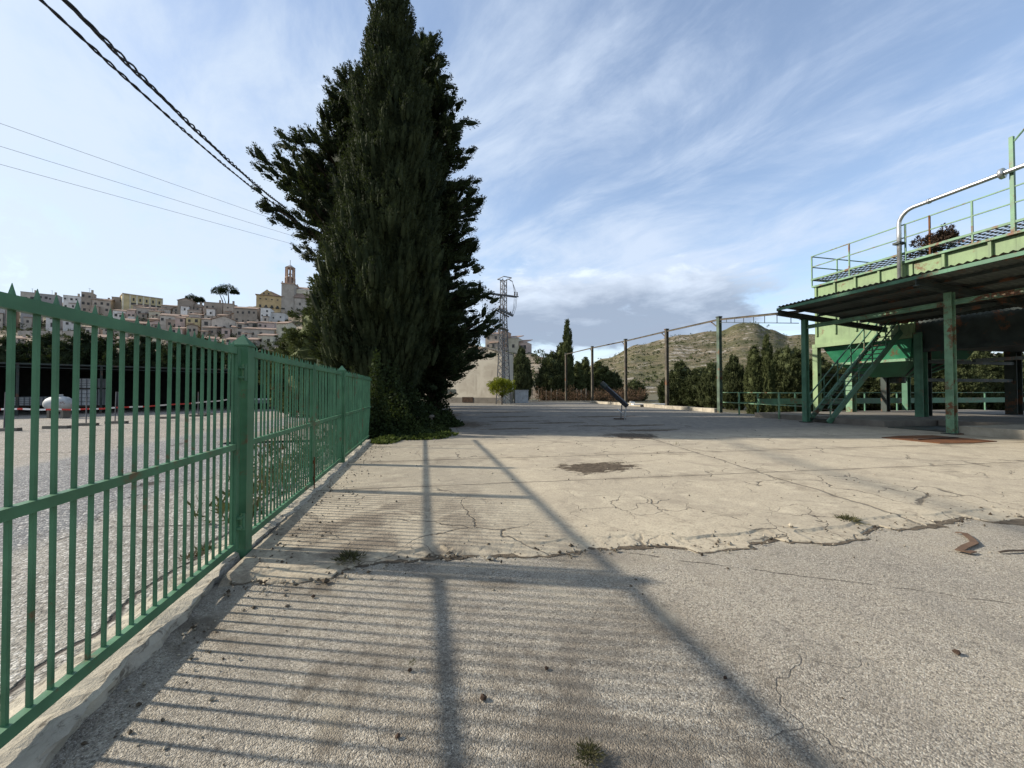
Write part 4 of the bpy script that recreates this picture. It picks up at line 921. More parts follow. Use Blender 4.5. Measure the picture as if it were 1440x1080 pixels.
# scrub on the far hill, dry hedge beyond the yard, scrub on the town hill
Q = []
rg = np.random.default_rng(12); hv = np.array(HILL.v); hv = hv[:52*260]; sel = hv[(hv[:, 2] > 4)]
idx = rg.choice(len(sel), 2200, replace=True)
base = sel[idx] + rg.normal(size=(2200, 3))*np.array([6, 6, 0]); sz_ = 1.0+3.2*rg.random(2200)**3
Cn = np.repeat(base, 3, 0)+rg.normal(size=(6600, 3))*np.repeat(sz_, 3)[:, None]*np.array([.6, .6, .2]); Dn = unit(rg.normal(size=(6600, 3))*.8+np.array([0, 0, .8])); Q.append(tufts(rg, Cn, Dn, np.repeat(sz_, 3)*.8, np.repeat(sz_, 3)*.55, 9, 1.1, .8, 1.0))
tag(link('hill_scrub', quads_mesh('hill_scrub', np.concatenate(Q), M['fol_far'])), kind='stuff')
Q = []; hm = []
for px in np.arange(758, 905, 2.2):
    d_ = 60+3*math.sin(px*.7); x, y = xy(px, d_); hm.append((x, y, .0))
hm = np.array(hm); n = len(hm)*5; Cn = np.repeat(hm, 5, 0)+rg.normal(size=(n, 3))*np.array([.5, .5, .3])+np.array([0, 0, .35]); Dn = unit(rg.normal(size=(n, 3))*.7+np.array([0, 0, 1.0]))
tag(link('dry_hedge', quads_mesh('dry_hedge', tufts(rg, Cn, Dn, .8+.8*rg.random(n), .4+.2*rg.random(n), 40, .30, .18, .9), M['dry'])), 'bare reddish hedge along the far edge of the yard', 'hedge')
Q = []
for k in range(420):
    px = rg.uniform(-40, 780); yy = rg.uniform(452, 500) if k < 260 else rg.uniform(425, 470)
    if px > 640: yy = rg.uniform(492, 552)
    d_ = max(95, min(230, town_d(yy))) if px < 640 else rg.uniform(95, 138); x, y = xy(px, d_); z = town_z(px, d_)
    s = 1.0+1.6*rg.random()**2; c_ = np.array([[x, y, z]])+rg.normal(size=(5, 3))*np.array([s*.5, s*.5, s*.3]); Q.append(tufts(rg, c_, unit(rg.normal(size=(5, 3))*.6+np.array([0, 0, .9])), np.full(5, s), np.full(5, s*.45), 22, .55, .6, 1.0))
tag(link('town_scrub', quads_mesh('town_scrub', np.concatenate(Q), M['fol_far'])), kind='stuff')
# stone pines on the ridge
def stone_pine(px, ybase, d_, blobs, trunks, label, seed):
    rg = np.random.default_rng(seed); x, y = xy(px, d_); zb = zat(ybase, d_); k_ = d_/F; Q = []; t_ = thing('stone_pine', label, 'tree', (x, y, zb-2), 'stone pines on the ridge')
    rx, ry_ = math.cos(YAW), -math.sin(YAW)
    for bx, by, bw_, bh_ in blobs:
        n = 260; c0 = at(bx, by, d_); u_ = unit(rg.normal(size=(n, 3)))*(rg.random((n, 1))**.35); Cn = u_*np.array([bw_*k_, bw_*k_, bh_*k_]); Cn[:, 2] = np.abs(Cn[:, 2])*1.5-bh_*k_*.6; Cn += np.array(c0-WO[t_])
        Q.append(tufts(rg, Cn, unit(u_+np.array([0, 0, .8])), np.full(n, 1.0), np.full(n, .5), 16, .45, .4, 1.0))
    link('crown', quads_mesh('crown', np.concatenate(Q), M['pine']), t_)
    tm = MB()
    for (ax, ay, bx, by, r) in trunks: tm.tube([at(ax, ay, d_), at((ax+bx)/2+.6, (ay+by)/2, d_), at(bx, by, d_)], [r, r*.8, r*.5], 7)
    part('trunk', tm, M['bark'], t_)
stone_pine(318, 428, 236, [(308, 410, 8, 7), (321, 407, 11, 7.5), (330, 412, 4, 3.0)], [(315, 431, 309, 414, .35), (321, 431, 321, 412, .45), (318, 431, 314, 416, .25)], 'big leaning stone pine standing clear on the ridge', 21)
stone_pine(272, 428, 236, [(270, 421, 7, 7.0), (281, 423, 5, 4.5)], [(270, 432, 270, 422, .35), (281, 432, 281, 424, .3)], 'lower round stone pine on the ridge left of the big one', 22)
# ================================================================== TOWN
WIN = MB().box(-.5, .5, -.06, .03, -.65, .65).mesh('window', M['glass_dark'])
def local(mb, name, mat, parent): return link(name, mb.mesh(name, mat), parent)
def house(label, px0, px1, yt, yb, wall, roof='flat', win=(2, 2), d_=None, yawj=0.0, depth=7.0, group='houses of the hill town', name='house', sink=2.5, wall2=None, winsize=1.0):
    pc = (px0+px1)/2; d_ = d_ or max(120, min(240, town_d(yb)-2)); c_ = at(pc, yb, d_); W_ = (px1-px0)/F*d_ / max(.75, math.cos(math.atan((pc-CX)/F)))*1.0
    W_ = (px1-px0)/F*d_*math.cos(math.atan((pc-CX)/F)) ; H_ = (yb-yt)/F*d_
    face = math.atan2(c_.x, c_.y)                       # turn the front towards the valley
    t_ = thing(name, label, 'house', (c_.x, c_.y, c_.z), group, -face+yawj-.28)
    mb = MB().box(-W_/2, W_/2, 0, depth, -sink, H_); local(mb, 'wall', WALL[wall], t_)
    rf = MB(); o_ = .35
    if roof == 'flat':
        rf.box(-W_/2-.1, W_/2+.1, -.12, depth+.1, H_+.002, H_+.22)
    elif roof == 'shed':
        rf.add([(-W_/2-o_, -o_, H_+.01), (W_/2+o_, -o_, H_+.01), (W_/2+o_, depth+o_, H_+1.6), (-W_/2-o_, depth+o_, H_+1.6), (-W_/2-o_, -o_, H_+.23), (W_/2+o_, -o_, H_+.23), (W_/2+o_, depth+o_, H_+1.82), (-W_/2-o_, depth+o_, H_+1.82)],
               [(3,2,1,0),(4,5,6,7),(0,1,5,4),(1,2,6,5),(2,3,7,6),(3,0,4,7)])
    elif roof in ('gable', 'ridge'):
        if roof == 'gable':                            # gable end to the front
            h = W_*.22; vs = [(-W_/2-o_, -o_, H_), (0, -o_, H_+h), (W_/2+o_, -o_, H_)]; L_ = depth+2*o_; vs2 = [(a, b_+L_, c) for a, b_, c in vs]
            gw = MB().add([(-W_/2, .01, H_+.001), (W_/2, .01, H_+.001), (0, .01, H_+h-.05), (-W_/2, depth, H_+.001), (W_/2, depth, H_+.001), (0, depth, H_+h-.05)], [(0,1,2),(5,4,3)]); local(gw, 'gable', WALL[wall], t_)
        else:
            h = depth*.2; vs = [(-W_/2-o_, -o_, H_), (-W_/2-o_, depth/2, H_+h), (-W_/2-o_, depth+o_, H_)]; L_ = W_+2*o_; vs2 = [(a+L_, b_, c) for a, b_, c in vs]
            gw = MB().add([(-W_/2, 0, H_+.001), (-W_/2, depth, H_+.001), (-W_/2, depth/2, H_+h-.03), (W_/2, 0, H_+.001), (W_/2, depth, H_+.001), (W_/2, depth/2, H_+h-.03)], [(1,0,2),(3,4,5)]); local(gw, 'gable', WALL[wall], t_)
        up = lambda l: [(a, b_, c+.2) for a, b_, c in l]
        rf.add(vs+vs2+up(vs)+up(vs2), [(0,1,4,3),(1,2,5,4),(6,9,10,7),(7,10,11,8),(0,6,7,1),(1,7,8,2),(3,4,10,9),(4,5,11,10),(0,3,9,6),(2,8,11,5)])
    local(rf, 'roof', M['tile'] if roof != 'flat' else WALL['stone'], t_)
    nc, nr = win; rr = random.Random(int(px0*13+yt*7))
    for j in range(nr):
        for i in range(nc):
            if rr.random() < .14 and nc*nr > 2: continue
            s = winsize*rr.uniform(.75, 1.15); o = link('window', WIN, t_, (-W_/2 + W_*(i+.5+rr.uniform(-.16, .16))/nc, 0, H_*(1 - (j+.5+rr.uniform(-.1, .1))/nr)))
            o.scale = (s*min(1, W_/nc/1.6), 1, s*min(1, H_/nr/1.8))
    if rr.random() < .55 and W_ > 4:
        aw, ah, ad = W_*rr.uniform(.3, .6), H_*rr.uniform(.35, .6), rr.uniform(1.2, 2.4); ax = rr.uniform(-W_/2+aw/2, W_/2-aw/2)
        an = local(MB().box(ax-aw/2, ax+aw/2, -ad, -.07, -sink, ah), 'annex', WALL[rr.choice(['pale', 'stone', 'white', 'pink', wall])], t_)
        ar_ = MB().add([(ax-aw/2-.2, -ad-.25, ah+.01), (ax+aw/2+.2, -ad-.25, ah+.01), (ax+aw/2+.2, -.06, ah+.5), (ax-aw/2-.2, -.06, ah+.5), (ax-aw/2-.2, -ad-.25, ah+.16), (ax+aw/2+.2, -ad-.25, ah+.16), (ax+aw/2+.2, -.06, ah+.65), (ax-aw/2-.2, -.06, ah+.65)], [(3,2,1,0),(4,5,6,7),(0,1,5,4),(1,2,6,5),(2,3,7,6),(3,0,4,7)]); local(ar_, 'annex_roof', M['tile'], an)
        o = link('window', WIN, an, (ax, -ad, ah*.55)); o.scale = (.8, 1, min(1, ah/2.2))
    if rr.random() < .4 and roof == 'flat': local(MB().tube([(W_*.1, depth*.4, H_), (W_*.1, depth*.4, H_+3.2)], .06, 5).bar((W_*.1-.6, depth*.4, H_+2.9), (W_*.1+.6, depth*.4, H_+2.9), .06, .06), 'aerial', M['dark_steel'], t_)
    if rr.random() < .5:
        ch = MB().box(W_*.2, W_*.2+.8, depth*.5, depth*.5+.8, H_, H_+2.4); local(ch, 'chimney', WALL['stone'], t_)
    return t_, W_, H_, depth
H = house
H('big blank pale house at the extreme left edge of the town', -14, 7, 424, 461, 'white', 'flat', (1, 2), yawj=.2)
H('stone house beside the big blank pale one at the left edge', 7.5, 19, 428, 461, 'stone', 'flat', (1, 2))
H('long top house with dark terrace openings at the left end of the skyline', 28, 52, 411, 428, 'pale', 'flat', (2, 1), winsize=1.9)
H('grey top house right of the one with the terrace on the skyline', 52.5, 82, 414, 434, 'grey', 'flat', (4, 2))
H('white-fronted tall house with a parapet on the left skyline', 88, 113, 416, 436, 'white', 'flat', (3, 2))
H('brown stone tall house with parapet joined to the white-fronted one', 113.5, 129, 411, 441, 'stone', 'flat', (2, 3))
H('long pale house below the white-fronted tall one', 94, 128, 437, 452, 'pink', 'flat', (4, 1))
H('clean white two-window house in front of the dark slope', 64, 81, 439, 463, 'white', 'flat', (1, 2), winsize=1.7)
H('dark grey sheeted house on the left of the white two-window one', 28, 50, 433, 459, 'grey', 'shed', (0, 0), depth=9)
H('small white house right of the clean two-window one', 88, 107, 446, 462, 'white', 'shed', (2, 1))
H('low stone house left of the long yellow building', 129, 156, 422, 441, 'stone', 'ridge', (3, 2))
H('stone house touching the left end of the long yellow building', 156.5, 173, 418, 436, 'stone', 'flat', (2, 2))
H('small white house below the left end of the yellow building', 158, 177, 437, 449, 'white', 'shed', (2, 1))
H('pinkish house below the long yellow building', 177.5, 190, 436, 450, 'pink', 'shed', (2, 1))
H('blue-grey boxy house among pinkish ones under the yellow building', 180, 189, 445, 455, 'white', 'flat', (0, 0), yawj=.1)
H('beige house right of the pinkish one below the yellow building', 191, 212, 433, 448, 'pale', 'shed', (2, 1))
H('cream house with a sunlit front below the yellow building', 209, 225, 438, 449, 'cream', 'shed', (2, 1))
H('brick red house lower down under the cream one', 207, 222, 449, 461, 'brick', 'shed', (1, 1))
H('pale wide house with a tiled roof right of the cream one', 224.5, 250, 444, 462, 'pale', 'ridge', (3, 2))
H('tiled stone house above the pale wide one', 226, 248, 430, 440, 'stone', 'shed', (2, 1))
H('tall peaked stone house right of the yellow building end', 249, 272, 423, 441, 'stone', 'gable', (2, 1))
H('mauve house with a dark roof beside the small yellow house', 246, 260.5, 447, 464, 'pink', 'shed', (1, 2))
H('small bright yellow house with four windows mid slope', 261, 282, 447, 463, 'yellow', 'flat', (2, 2), winsize=1.25)
H('terrace-topped pale house above the small yellow one', 263, 284, 437, 445, 'pale', 'flat', (2, 1))
H('small pale house right of the small yellow one', 283, 296, 449, 463, 'pale', 'shed', (1, 1), winsize=1.5)
H('stone house below the low round pine on the ridge', 266, 284, 428, 439, 'stone', 'flat', (2, 1))
H('massive blank stone house under the big stone pine', 286, 313, 425.5, 448, 'stone', 'flat', (3, 2), winsize=.8)
H('stone house at the right end of the massive blank one', 313.5, 328, 427, 449, 'stone', 'flat', (1, 2), winsize=.7)
H('gabled pale house with small dark windows mid slope', 297, 331, 450, 468, 'pale', 'gable', (3, 1))
H('pale house with a black doorway right of the gabled one', 331.5, 343, 455, 472, 'pale', 'shed', (1, 2), winsize=1.5)
H('wide stone house with tiled roof left of the big ochre mansion', 328.5, 362, 434, 456, 'stone', 'ridge', (4, 2))
H('dark roofless stone house below the wide tiled one', 343, 363, 454, 464, 'stone', 'shed', (2, 1), winsize=1.6)
H('long low beige house with a brown roof below the white houses', 340, 386, 463, 476, 'pale', 'shed', (4, 1))
H('narrow white house against the left foot of the ochre mansion', 366, 380, 433, 455, 'white', 'flat', (2, 3), winsize=.8)
H('wide white house below the ochre mansion', 380.5, 400.5, 440, 453, 'white', 'flat', (2, 1), winsize=.8)
H('brown roofed house below the narrow white one', 362, 386, 454, 463, 'pink', 'shed', (3, 1))
H('greenish white gabled house right of the brown roofed one', 387, 405, 455, 474, 'cream', 'ridge', (1, 1), yawj=-.3)
H('low cream house with a red roof lowest below the white houses', 362, 384, 472, 484, 'cream', 'shed', (2, 1))
H('pale house in the dip left of the greenish white one', 345, 361, 478, 488, 'stone', 'shed', (2, 1))
H('stone house on the ridge seen between cypress and pylon', 682, 703, 470, 492, 'stone', 'shed', (2, 2), d_=140)
H('pinkish house with a pink roof behind the lattice pylon', 704, 712, 466, 490, 'brick', 'flat', (1, 1), d_=142)
H('stone house with a tiled roof just right of the pylon', 713, 729, 475, 495, 'cream', 'shed', (1, 1), d_=142)
H('last pale house at the right end of the ridge', 729.5, 741, 481, 496, 'pink', 'shed', (2, 1), d_=142, winsize=1.4)
# lower rows and gap fillers
def row(y0, h0, x0, x1, seed, what, walls, dmax=30):
    rr = random.Random(seed); x = x0; k = 0
    while x < x1 and k < 22:
        w_ = rr.uniform(12, 24); h = h0*rr.uniform(.8, 1.25)
        H('%s, %s from left' % (what, ords[k]), x, x+w_-.6, y0-h+rr.uniform(-2, 2), y0+rr.uniform(-1, 2), rr.choice(walls), rr.choice(['shed', 'shed', 'flat', 'ridge', 'gable']), (rr.choice([1, 2, 2, 3]), rr.choice([1, 1, 2])), yawj=rr.uniform(-.25, .25)); x += w_ + rr.uniform(0, dmax); k += 1
row(486, 11, 20, 330, 4, 'low house in the lowest town row above the dark trees', ['pale', 'white', 'stone', 'pale', 'cream'], 18)
row(472, 11, 120, 340, 5, 'old house in the second lowest row of the town', ['pale', 'stone', 'pink', 'stone', 'pale'], 5)
row(462, 10, 128, 250, 6, 'old house in the middle row left of the yellow house', ['pale', 'pink', 'stone', 'white'], 3)
row(441, 8, 186, 330, 8, 'weathered stone house in the upper row right under the skyline', ['stone', 'stone', 'pale', 'pink'], 3)
row(452, 8, 225, 330, 9, 'weathered house in the upper middle row behind the gabled one', ['stone', 'pale', 'stone'], 5)
# retaining wall and long yellow building
c0, c1 = at(26, 470, 178), at(118, 470, 176)
solo('retaining_wall', MB().bar((c0.x, c0.y, c0.z-1), (c1.x, c1.y, c1.z-1), .6, 5.0), WALL['pale'], 'long pale retaining wall low on the left of the town', 'wall', origin=(c0.x, c0.y, c0.z))
def big(label, name, px0, px1, yt, yb, d_, wall, depth, yawj=0, cat='building'):
    pc = (px0+px1)/2; c_ = at(pc, yb, d_); W_ = (px1-px0)/F*d_*math.cos(math.atan((pc-CX)/F)); H_ = (yb-yt)/F*d_
    t_ = thing(name, label, cat, tuple(c_), None, -math.atan2(c_.x, c_.y)+yawj); local(MB().box(-W_/2, W_/2, 0, depth, -5, H_), 'wall', WALL[wall], t_); return t_, W_, H_
t_, W_, H_ = big('long yellow building with white pilasters on the skyline', 'long_building', 173, 229, 417, 434, 232, 'yellow', 12, .12)
local(MB().box(-W_/2-.3, W_/2+.3, -.3, 12.3, H_+.01, H_+.5), 'roof', WALL['stone'], t_)
for k in range(7):
    x = -W_/2 + W_*[.0, .18, .345, .51, .675, .84, 1.0][k]; local(MB().box(x-.35, x+.35, -.22, -.004, -5, H_), 'pilaster', WALL['cream'], t_)
for k in range(5):
    x = -W_/2 + W_*(.262+.165*k); o = link('window', WIN, t_, (x, 0, H_*.66)); o.scale = (.8, 1, 1.4); o = link('window', WIN, t_, (x, 0, H_*.30)); o.scale = (3.0, 1, 1.0)
t_, W_, H_ = big('big ochre mansion with rows of balcony windows beside the church', 'mansion', 360, 404, 416, 452, 226, 'ochre', 14, -.12)
local(MB().box(-W_/2-.5, W_/2+.5, -.5, 14.5, H_+.01, H_+.35), 'cornice', M['tile'], t_)
rf = MB(); rf.add([(-W_/2+1.5, 1.5, H_+.36), (W_/2-2, 1.5, H_+.36), (W_/2-2, 12, H_+.36), (-W_/2+1.5, 12, H_+.36), (-W_/2+4.5, 3, H_+3.4), (-W_/2+7, 3, H_+3.4), (-W_/2+7, 9, H_+3.4), (-W_/2+4.5, 9, H_+3.4)], [(3,2,1,0),(0,1,5,4),(1,2,6,5),(2,3,7,6),(3,0,4,7),(4,5,6,7)])
local(rf, 'roof', M['tile'], t_)
gp_ = MB().add([(-W_/2+1.2, 1.2, H_+.36), (-W_/2+9, 1.2, H_+.36), (-W_/2+5.2, 1.2, H_+4.0), (-W_/2+1.2, 1.8, H_+.36), (-W_/2+9, 1.8, H_+.36), (-W_/2+5.2, 1.8, H_+4.0)], [(0,1,2),(5,4,3),(0,3,4,1),(1,4,5,2),(2,5,3,0)]); local(gp_, 'pediment', WALL['ochre'], t_)
for r_, (zf, sx_, sz_) in enumerate(((.86, .8, .5), (.58, 1.0, 1.15), (.26, .7, .6))):
    for k in range(5):
        x = -W_/2 + W_*(.13+.185*k); o = link('window', WIN, t_, (x, 0, H_*zf)); o.scale = (sx_, 1, sz_)
        if r_ == 1 and k: local(MB().box(x-.9, x+.9, -.6, -.08, H_*zf-1.0, H_*zf-.25), 'balcony', M['dark_steel'], t_)
for k in range(2): o = link('window', WIN, t_, (-W_/2+3.6+2.4*k, 1.18, H_+1.4)); o.scale = (.7, 1, .7)
# church: nave and tower
t_, W_, H_ = big('church nave with a long tiled roof behind the bell tower', 'church_nave', 410, 462, 408, 440, 236, 'cream', 12, -.1)
rf = MB(); rf.add([(-W_/2-.3, -.4, H_), (W_/2, -.4, H_), (W_/2, 6, H_+2.6), (-W_/2-.3, 6, H_+2.6), (-W_/2-.3, -.4, H_+.3), (W_/2, -.4, H_+.3), (W_/2, 6, H_+2.9), (-W_/2-.3, 6, H_+2.9)], [(3,2,1,0),(4,5,6,7),(0,1,5,4),(1,2,6,5),(2,3,7,6),(3,0,4,7)]); local(rf, 'roof', M['tile'], t_)
local(MB().box(-W_/2+2, W_/2, -4, -.02, -5, H_*.55), 'aisle', WALL['pale'], t_)
ar = MB(); ar.add([(-W_/2+1.6, -4.4, H_*.56), (W_/2, -4.4, H_*.56), (W_/2, -.05, H_*.80), (-W_/2+1.6, -.05, H_*.80), (-W_/2+1.6, -4.4, H_*.58), (W_/2, -4.4, H_*.58), (W_/2, -.05, H_*.82), (-W_/2+1.6, -.05, H_*.82)], [(3,2,1,0),(4,5,6,7),(0,1,5,4),(1,2,6,5),(2,3,7,6),(3,0,4,7)]); local(ar, 'aisle_roof', M['tile'], t_)
for k in range(3): o = link('window', WIN, t_, (-W_/2+5+4*k, -4.0, H_*.3)); o.scale = (.8, 1, 1.2)
c_ = at(407.5, 440, 232); kx = 232/F; cs = math.cos(math.atan((407.5-CX)/F)); b_ = 9.3*kx*cs
tw = thing('bell_tower', 'brick church bell tower with open arches and a small pointed roof', 'tower', tuple(c_), None, -math.atan2(c_.x, c_.y)-.35)
zt = lambda yy: (440-yy)*kx
local(MB().box(-b_, b_, -b_, b_, -6, zt(401)), 'base', WALL['pale'], tw)
local(MB().box(-b_-.3, b_+.3, -b_-.3, b_+.3, zt(401)+.003, zt(401)+.5), 'cornice', WALL['brick'], tw)
for sx_ in (-1, 1):
    for sy_ in (-1, 1): local(MB().box(sx_*b_*.9-.25, sx_*b_*.9+.25, sy_*b_*.9-.25, sy_*b_*.9+.25, zt(401)+.503, zt(398)+.3), 'pinnacle', WALL['pale'], tw)
def octo(r): return [(r*math.cos(math.pi/8+k*math.pi/4), r*math.sin(math.pi/8+k*math.pi/4)) for k in range(8)]
s_ = 6.6*kx*cs
z0_ = zt(401)+.51
for (za, zb_, r) in ((z0_, zt(391), s_*1.05), (zt(390), zt(377.5), s_)):
    for (x, y) in octo(r*.93):
        a = math.atan2(y, x); mbp = MB(); e = r*.20
        mbp.prism([(x+e*1.2*math.cos(a+q), y+e*1.2*math.sin(a+q)) for q in [math.pi/4+k*math.pi/2 for k in range(4)]], za, zb_); local(mbp, 'pier', WALL['brick'], tw)
    local(MB().prism(octo(r*1.06), zb_+.002, zb_+.55), 'entablature', WALL['brick'], tw)
    if za == z0_: local(MB().prism(octo(r*.72), za, zb_), 'drum', WALL['pink'], tw)
ap = MB(); o8 = octo(s_*1.22); zr = zt(377.5)+.56; ap.v = [(x, y, zr) for x, y in o8]+[(0, 0, zt(371.5))]; ap.f = [(k, (k+1) % 8, 8) for k in range(8)]+[tuple(range(8))[::-1]]; local(ap, 'roof', WALL['grey'], tw)
local(MB().tube([(0, 0, zt(372)), (0, 0, zt(365))], .12, 6), 'finial', M['dark_steel'], tw)
bl_ = MB().lathe((0, 0, 0), [(.1, zt(381)), (.5, zt(382)), (.7, zt(385)), (1.0, zt(386))], 12); local(bl_, 'bell', M['bronze'], tw)
# ================================================================== YARD BUILDING, PYLON, LOT THINGS
th = R(38); a = at(706, 566, 46.5); ux, uy = math.cos(th), -math.sin(th)     # wall runs left and away from its near right corner
WL = 9.6
def wp_(s, o_=0.0): return (a.x - ux*s - uy*o_*-1*0 + (-uy)*0 + (-(-uy))*0, a.y - uy*s)
bd = thing('yard_building', 'pale rendered blank building closing the far left of the yard', 'building', (a.x, a.y, .0), None, -th)
def bl(mb, name, mat, par=None): return local(mb, name, mat, par or bd)
# local: x to the left is negative, y = away
prof_ = [(-WL, 4.6), (-6.6, 5.6), (-2.3, 6.9), (0, 6.15)]
mb = MB(); n = len(prof_); vs = []
for y in (0, 3.2): vs += [(x, y, -.1) for x, z in prof_] + [(x, y, z) for x, z in prof_]
fs = []
for k in range(n-1): fs += [(k, k+1, n+k+1, n+k), (2*n+k+1, 2*n+k, 3*n+k, 3*n+k+1), (n+k, n+k+1, 3*n+k+1, 3*n+k)]
fs += [(0, n, 3*n, 2*n), (n-1, 3*n-1, 4*n-1, 2*n-1)]
mb.add(vs, fs); bl(mb, 'wall', M['yard_wall'])
rf = MB()
for k in range(n-1):
    (x0, z0), (x1, z1) = prof_[k], prof_[k+1]; rf.add([(x0, -.12, z0+.01), (x1, -.12, z1+.01), (x1, 3.3, z1+.01), (x0, 3.3, z0+.01), (x0, -.12, z0+.14), (x1, -.12, z1+.14), (x1, 3.3, z1+.14), (x0, 3.3, z0+.14)], [(3,2,1,0),(4,5,6,7),(0,1,5,4),(1,2,6,5),(2,3,7,6),(3,0,4,7)])
bl(rf, 'roof', M['conc_grey'])
bl(MB().box(-WL-.02, .02, -.05, -.003, -.1, .75), 'plinth', M['conc_grey'])
bl(MB().box(-WL+1.2, -WL+2.9, -.06, -.004, 1.25, 1.8), 'vent', M['dark_steel'])
bl(MB().box(-5.6, -4.0, -.10, -.052, .15, .8), 'hatch', M['bronze'])
bl(MB().tube([(.1, .3, .1), (.1, .3, 6.0)], .06, 8), 'downpipe', M['white_plastic'])
bl(MB().box(-WL-1.1, -WL-.05, .2, .45, -.1, 1.9), 'side_door', M['dark_steel'])
c_ = at(733, 567, 49); solo('cabinet', MB().box(c_.x-.85, c_.x+.85, c_.y-.3, c_.y+.5, .04, 1.62).box(c_.x-.9, c_.x+.9, c_.y-.34, c_.y+.55, 1.623, 1.70), M['white_plastic'], 'plain white cabinet box at the right corner of the yard building', 'cabinet', origin=(c_.x, c_.y, .05))
# lattice pylon
x, y = xy(708, 44.5); PH = zat(393, 44.5)
pl = thing('lattice_pylon', 'grey steel lattice power pylon before the yard building', 'pylon', (x, y, 0), None, .35)
def pw(z): return .62 - .36*min(1, z/(PH*.72))
leg = MB()
for sx_ in (-1, 1):
    for sy_ in (-1, 1): leg.bar((sx_*pw(0), sy_*pw(0), 0), (sx_*pw(PH*.72), sy_*pw(PH*.72), PH*.72), .09, .09); leg.bar((sx_*pw(PH), sy_*pw(PH), PH*.72), (sx_*pw(PH), sy_*pw(PH), PH), .08, .08)
bl(leg, 'mast', M['lattice'], pl)
br = MB(); z = .3; side = 1
while z < PH-.3:
    dz_ = max(.45, pw(z)*1.6); z2 = min(PH, z+dz_)
    for f in range(4):
        ca, sa = math.cos(f*math.pi/2), math.sin(f*math.pi/2)
        rot = lambda u_, v_: (ca*u_-sa*v_, sa*u_+ca*v_)
        a0, b0 = rot(-pw(z)*side, pw(z)), rot(pw(z2)*side, pw(z2)); br.bar((*a0, z), (*b0, z2), .05, .05)
        if z < PH*.6: a1, b1 = rot(pw(z)*side, pw(z)), rot(-pw(z2)*side, pw(z2)); br.bar((*a1, z), (*b1, z2), .04, .04)
    z = z2; side = -side
bl(br, 'bracing', M['lattice'], pl)
kx = 44.5/F
zc_ = zat(416, 44.5); cr = MB()
for o_ in (-.22, .22): cr.bar((-2.0, o_, zc_), (1.95, o_, zc_+.12), .07, .12)
for k in range(9): cr.bar((-2+.44*k, -.22, zc_+.01*k), (-2+.44*k+.4, .22, zc_+.01*k), .04, .04)
bl(cr, 'crossarm', M['lattice'], pl)
tpf = MB()
for p_, q_ in (((-.35, -.9), (.35, -.9)), ((.35, -.9), (.35, .5)), ((.35, .5), (-.35, .5)), ((-.35, .5), (-.35, -.9))): tpf.bar((p_[0]*1.5, p_[1], PH+.05), (q_[0]*1.5, q_[1], PH+.05), .07, .08)
bl(tpf, 'top_frame', M['lattice'], pl)
zp = zat(442, 44.5); fu = MB().bar((-.95, -.35, zp+.5), (.95, -.55, zp-.15), .30, .22)
fu.bar((-.95, .35, zp+.5), (.95, .3, zp-.15), .1, .15); bl(fu, 'switch_platform', M['lattice'], pl)
for k in range(4): bl(MB().lathe((-.8+.5*k, -.4, zp+.55-.17*k), [(.05, 0), (.11, .08), (.05, .14), (.11, .22), (.05, .3)], 8), 'insulator', M['bronze'], pl)
for (px0, pz0, px1, pz1) in ((1.9, zc_+.2, 1.2, zp), (1.7, zc_-.1, 1.0, zp+.1), (1.5, zc_-.1, .9, zp)):
    bl(MB().tube([(px0, 0, pz0), ((px0+px1)/2+.12, -.1, (pz0+pz1)/2-.2), (px1, -.3, pz1)], .022, 5), 'jumper_wire', M['cable'], pl)
    bl(MB().tube([(.35, -.3, PH+.08), (1.1, -.2, PH-.05-(px0-1.5)*.3), (px0, -.1, zc_+.25)], .02, 5), 'jumper_wire', M['cable'], pl)
for xx in (1.9, 1.55): bl(MB().lathe((xx, 0, zc_+.1), [(.04, 0), (.1, .1), (.05, .2), (.1, .3), (.05, .4), (.09, .5), (.03, .6)], 8), 'insulator', M['bronze'], pl)
bl(MB().tube([(-.55, -.3, zp+.7), (-.7, -.5, zp-.4), (-.5, -.4, zp-1.6), (-.9, -.5, zat(462, 44.5))], .03, 5), 'jumper_wire', M['cable'], pl)
bl(MB().bar((-1.4, -.35, zat(461, 44.5)), (.4, -.35, zat(465, 44.5)), .25, .18), 'lower_platform', M['brown_post'], pl)
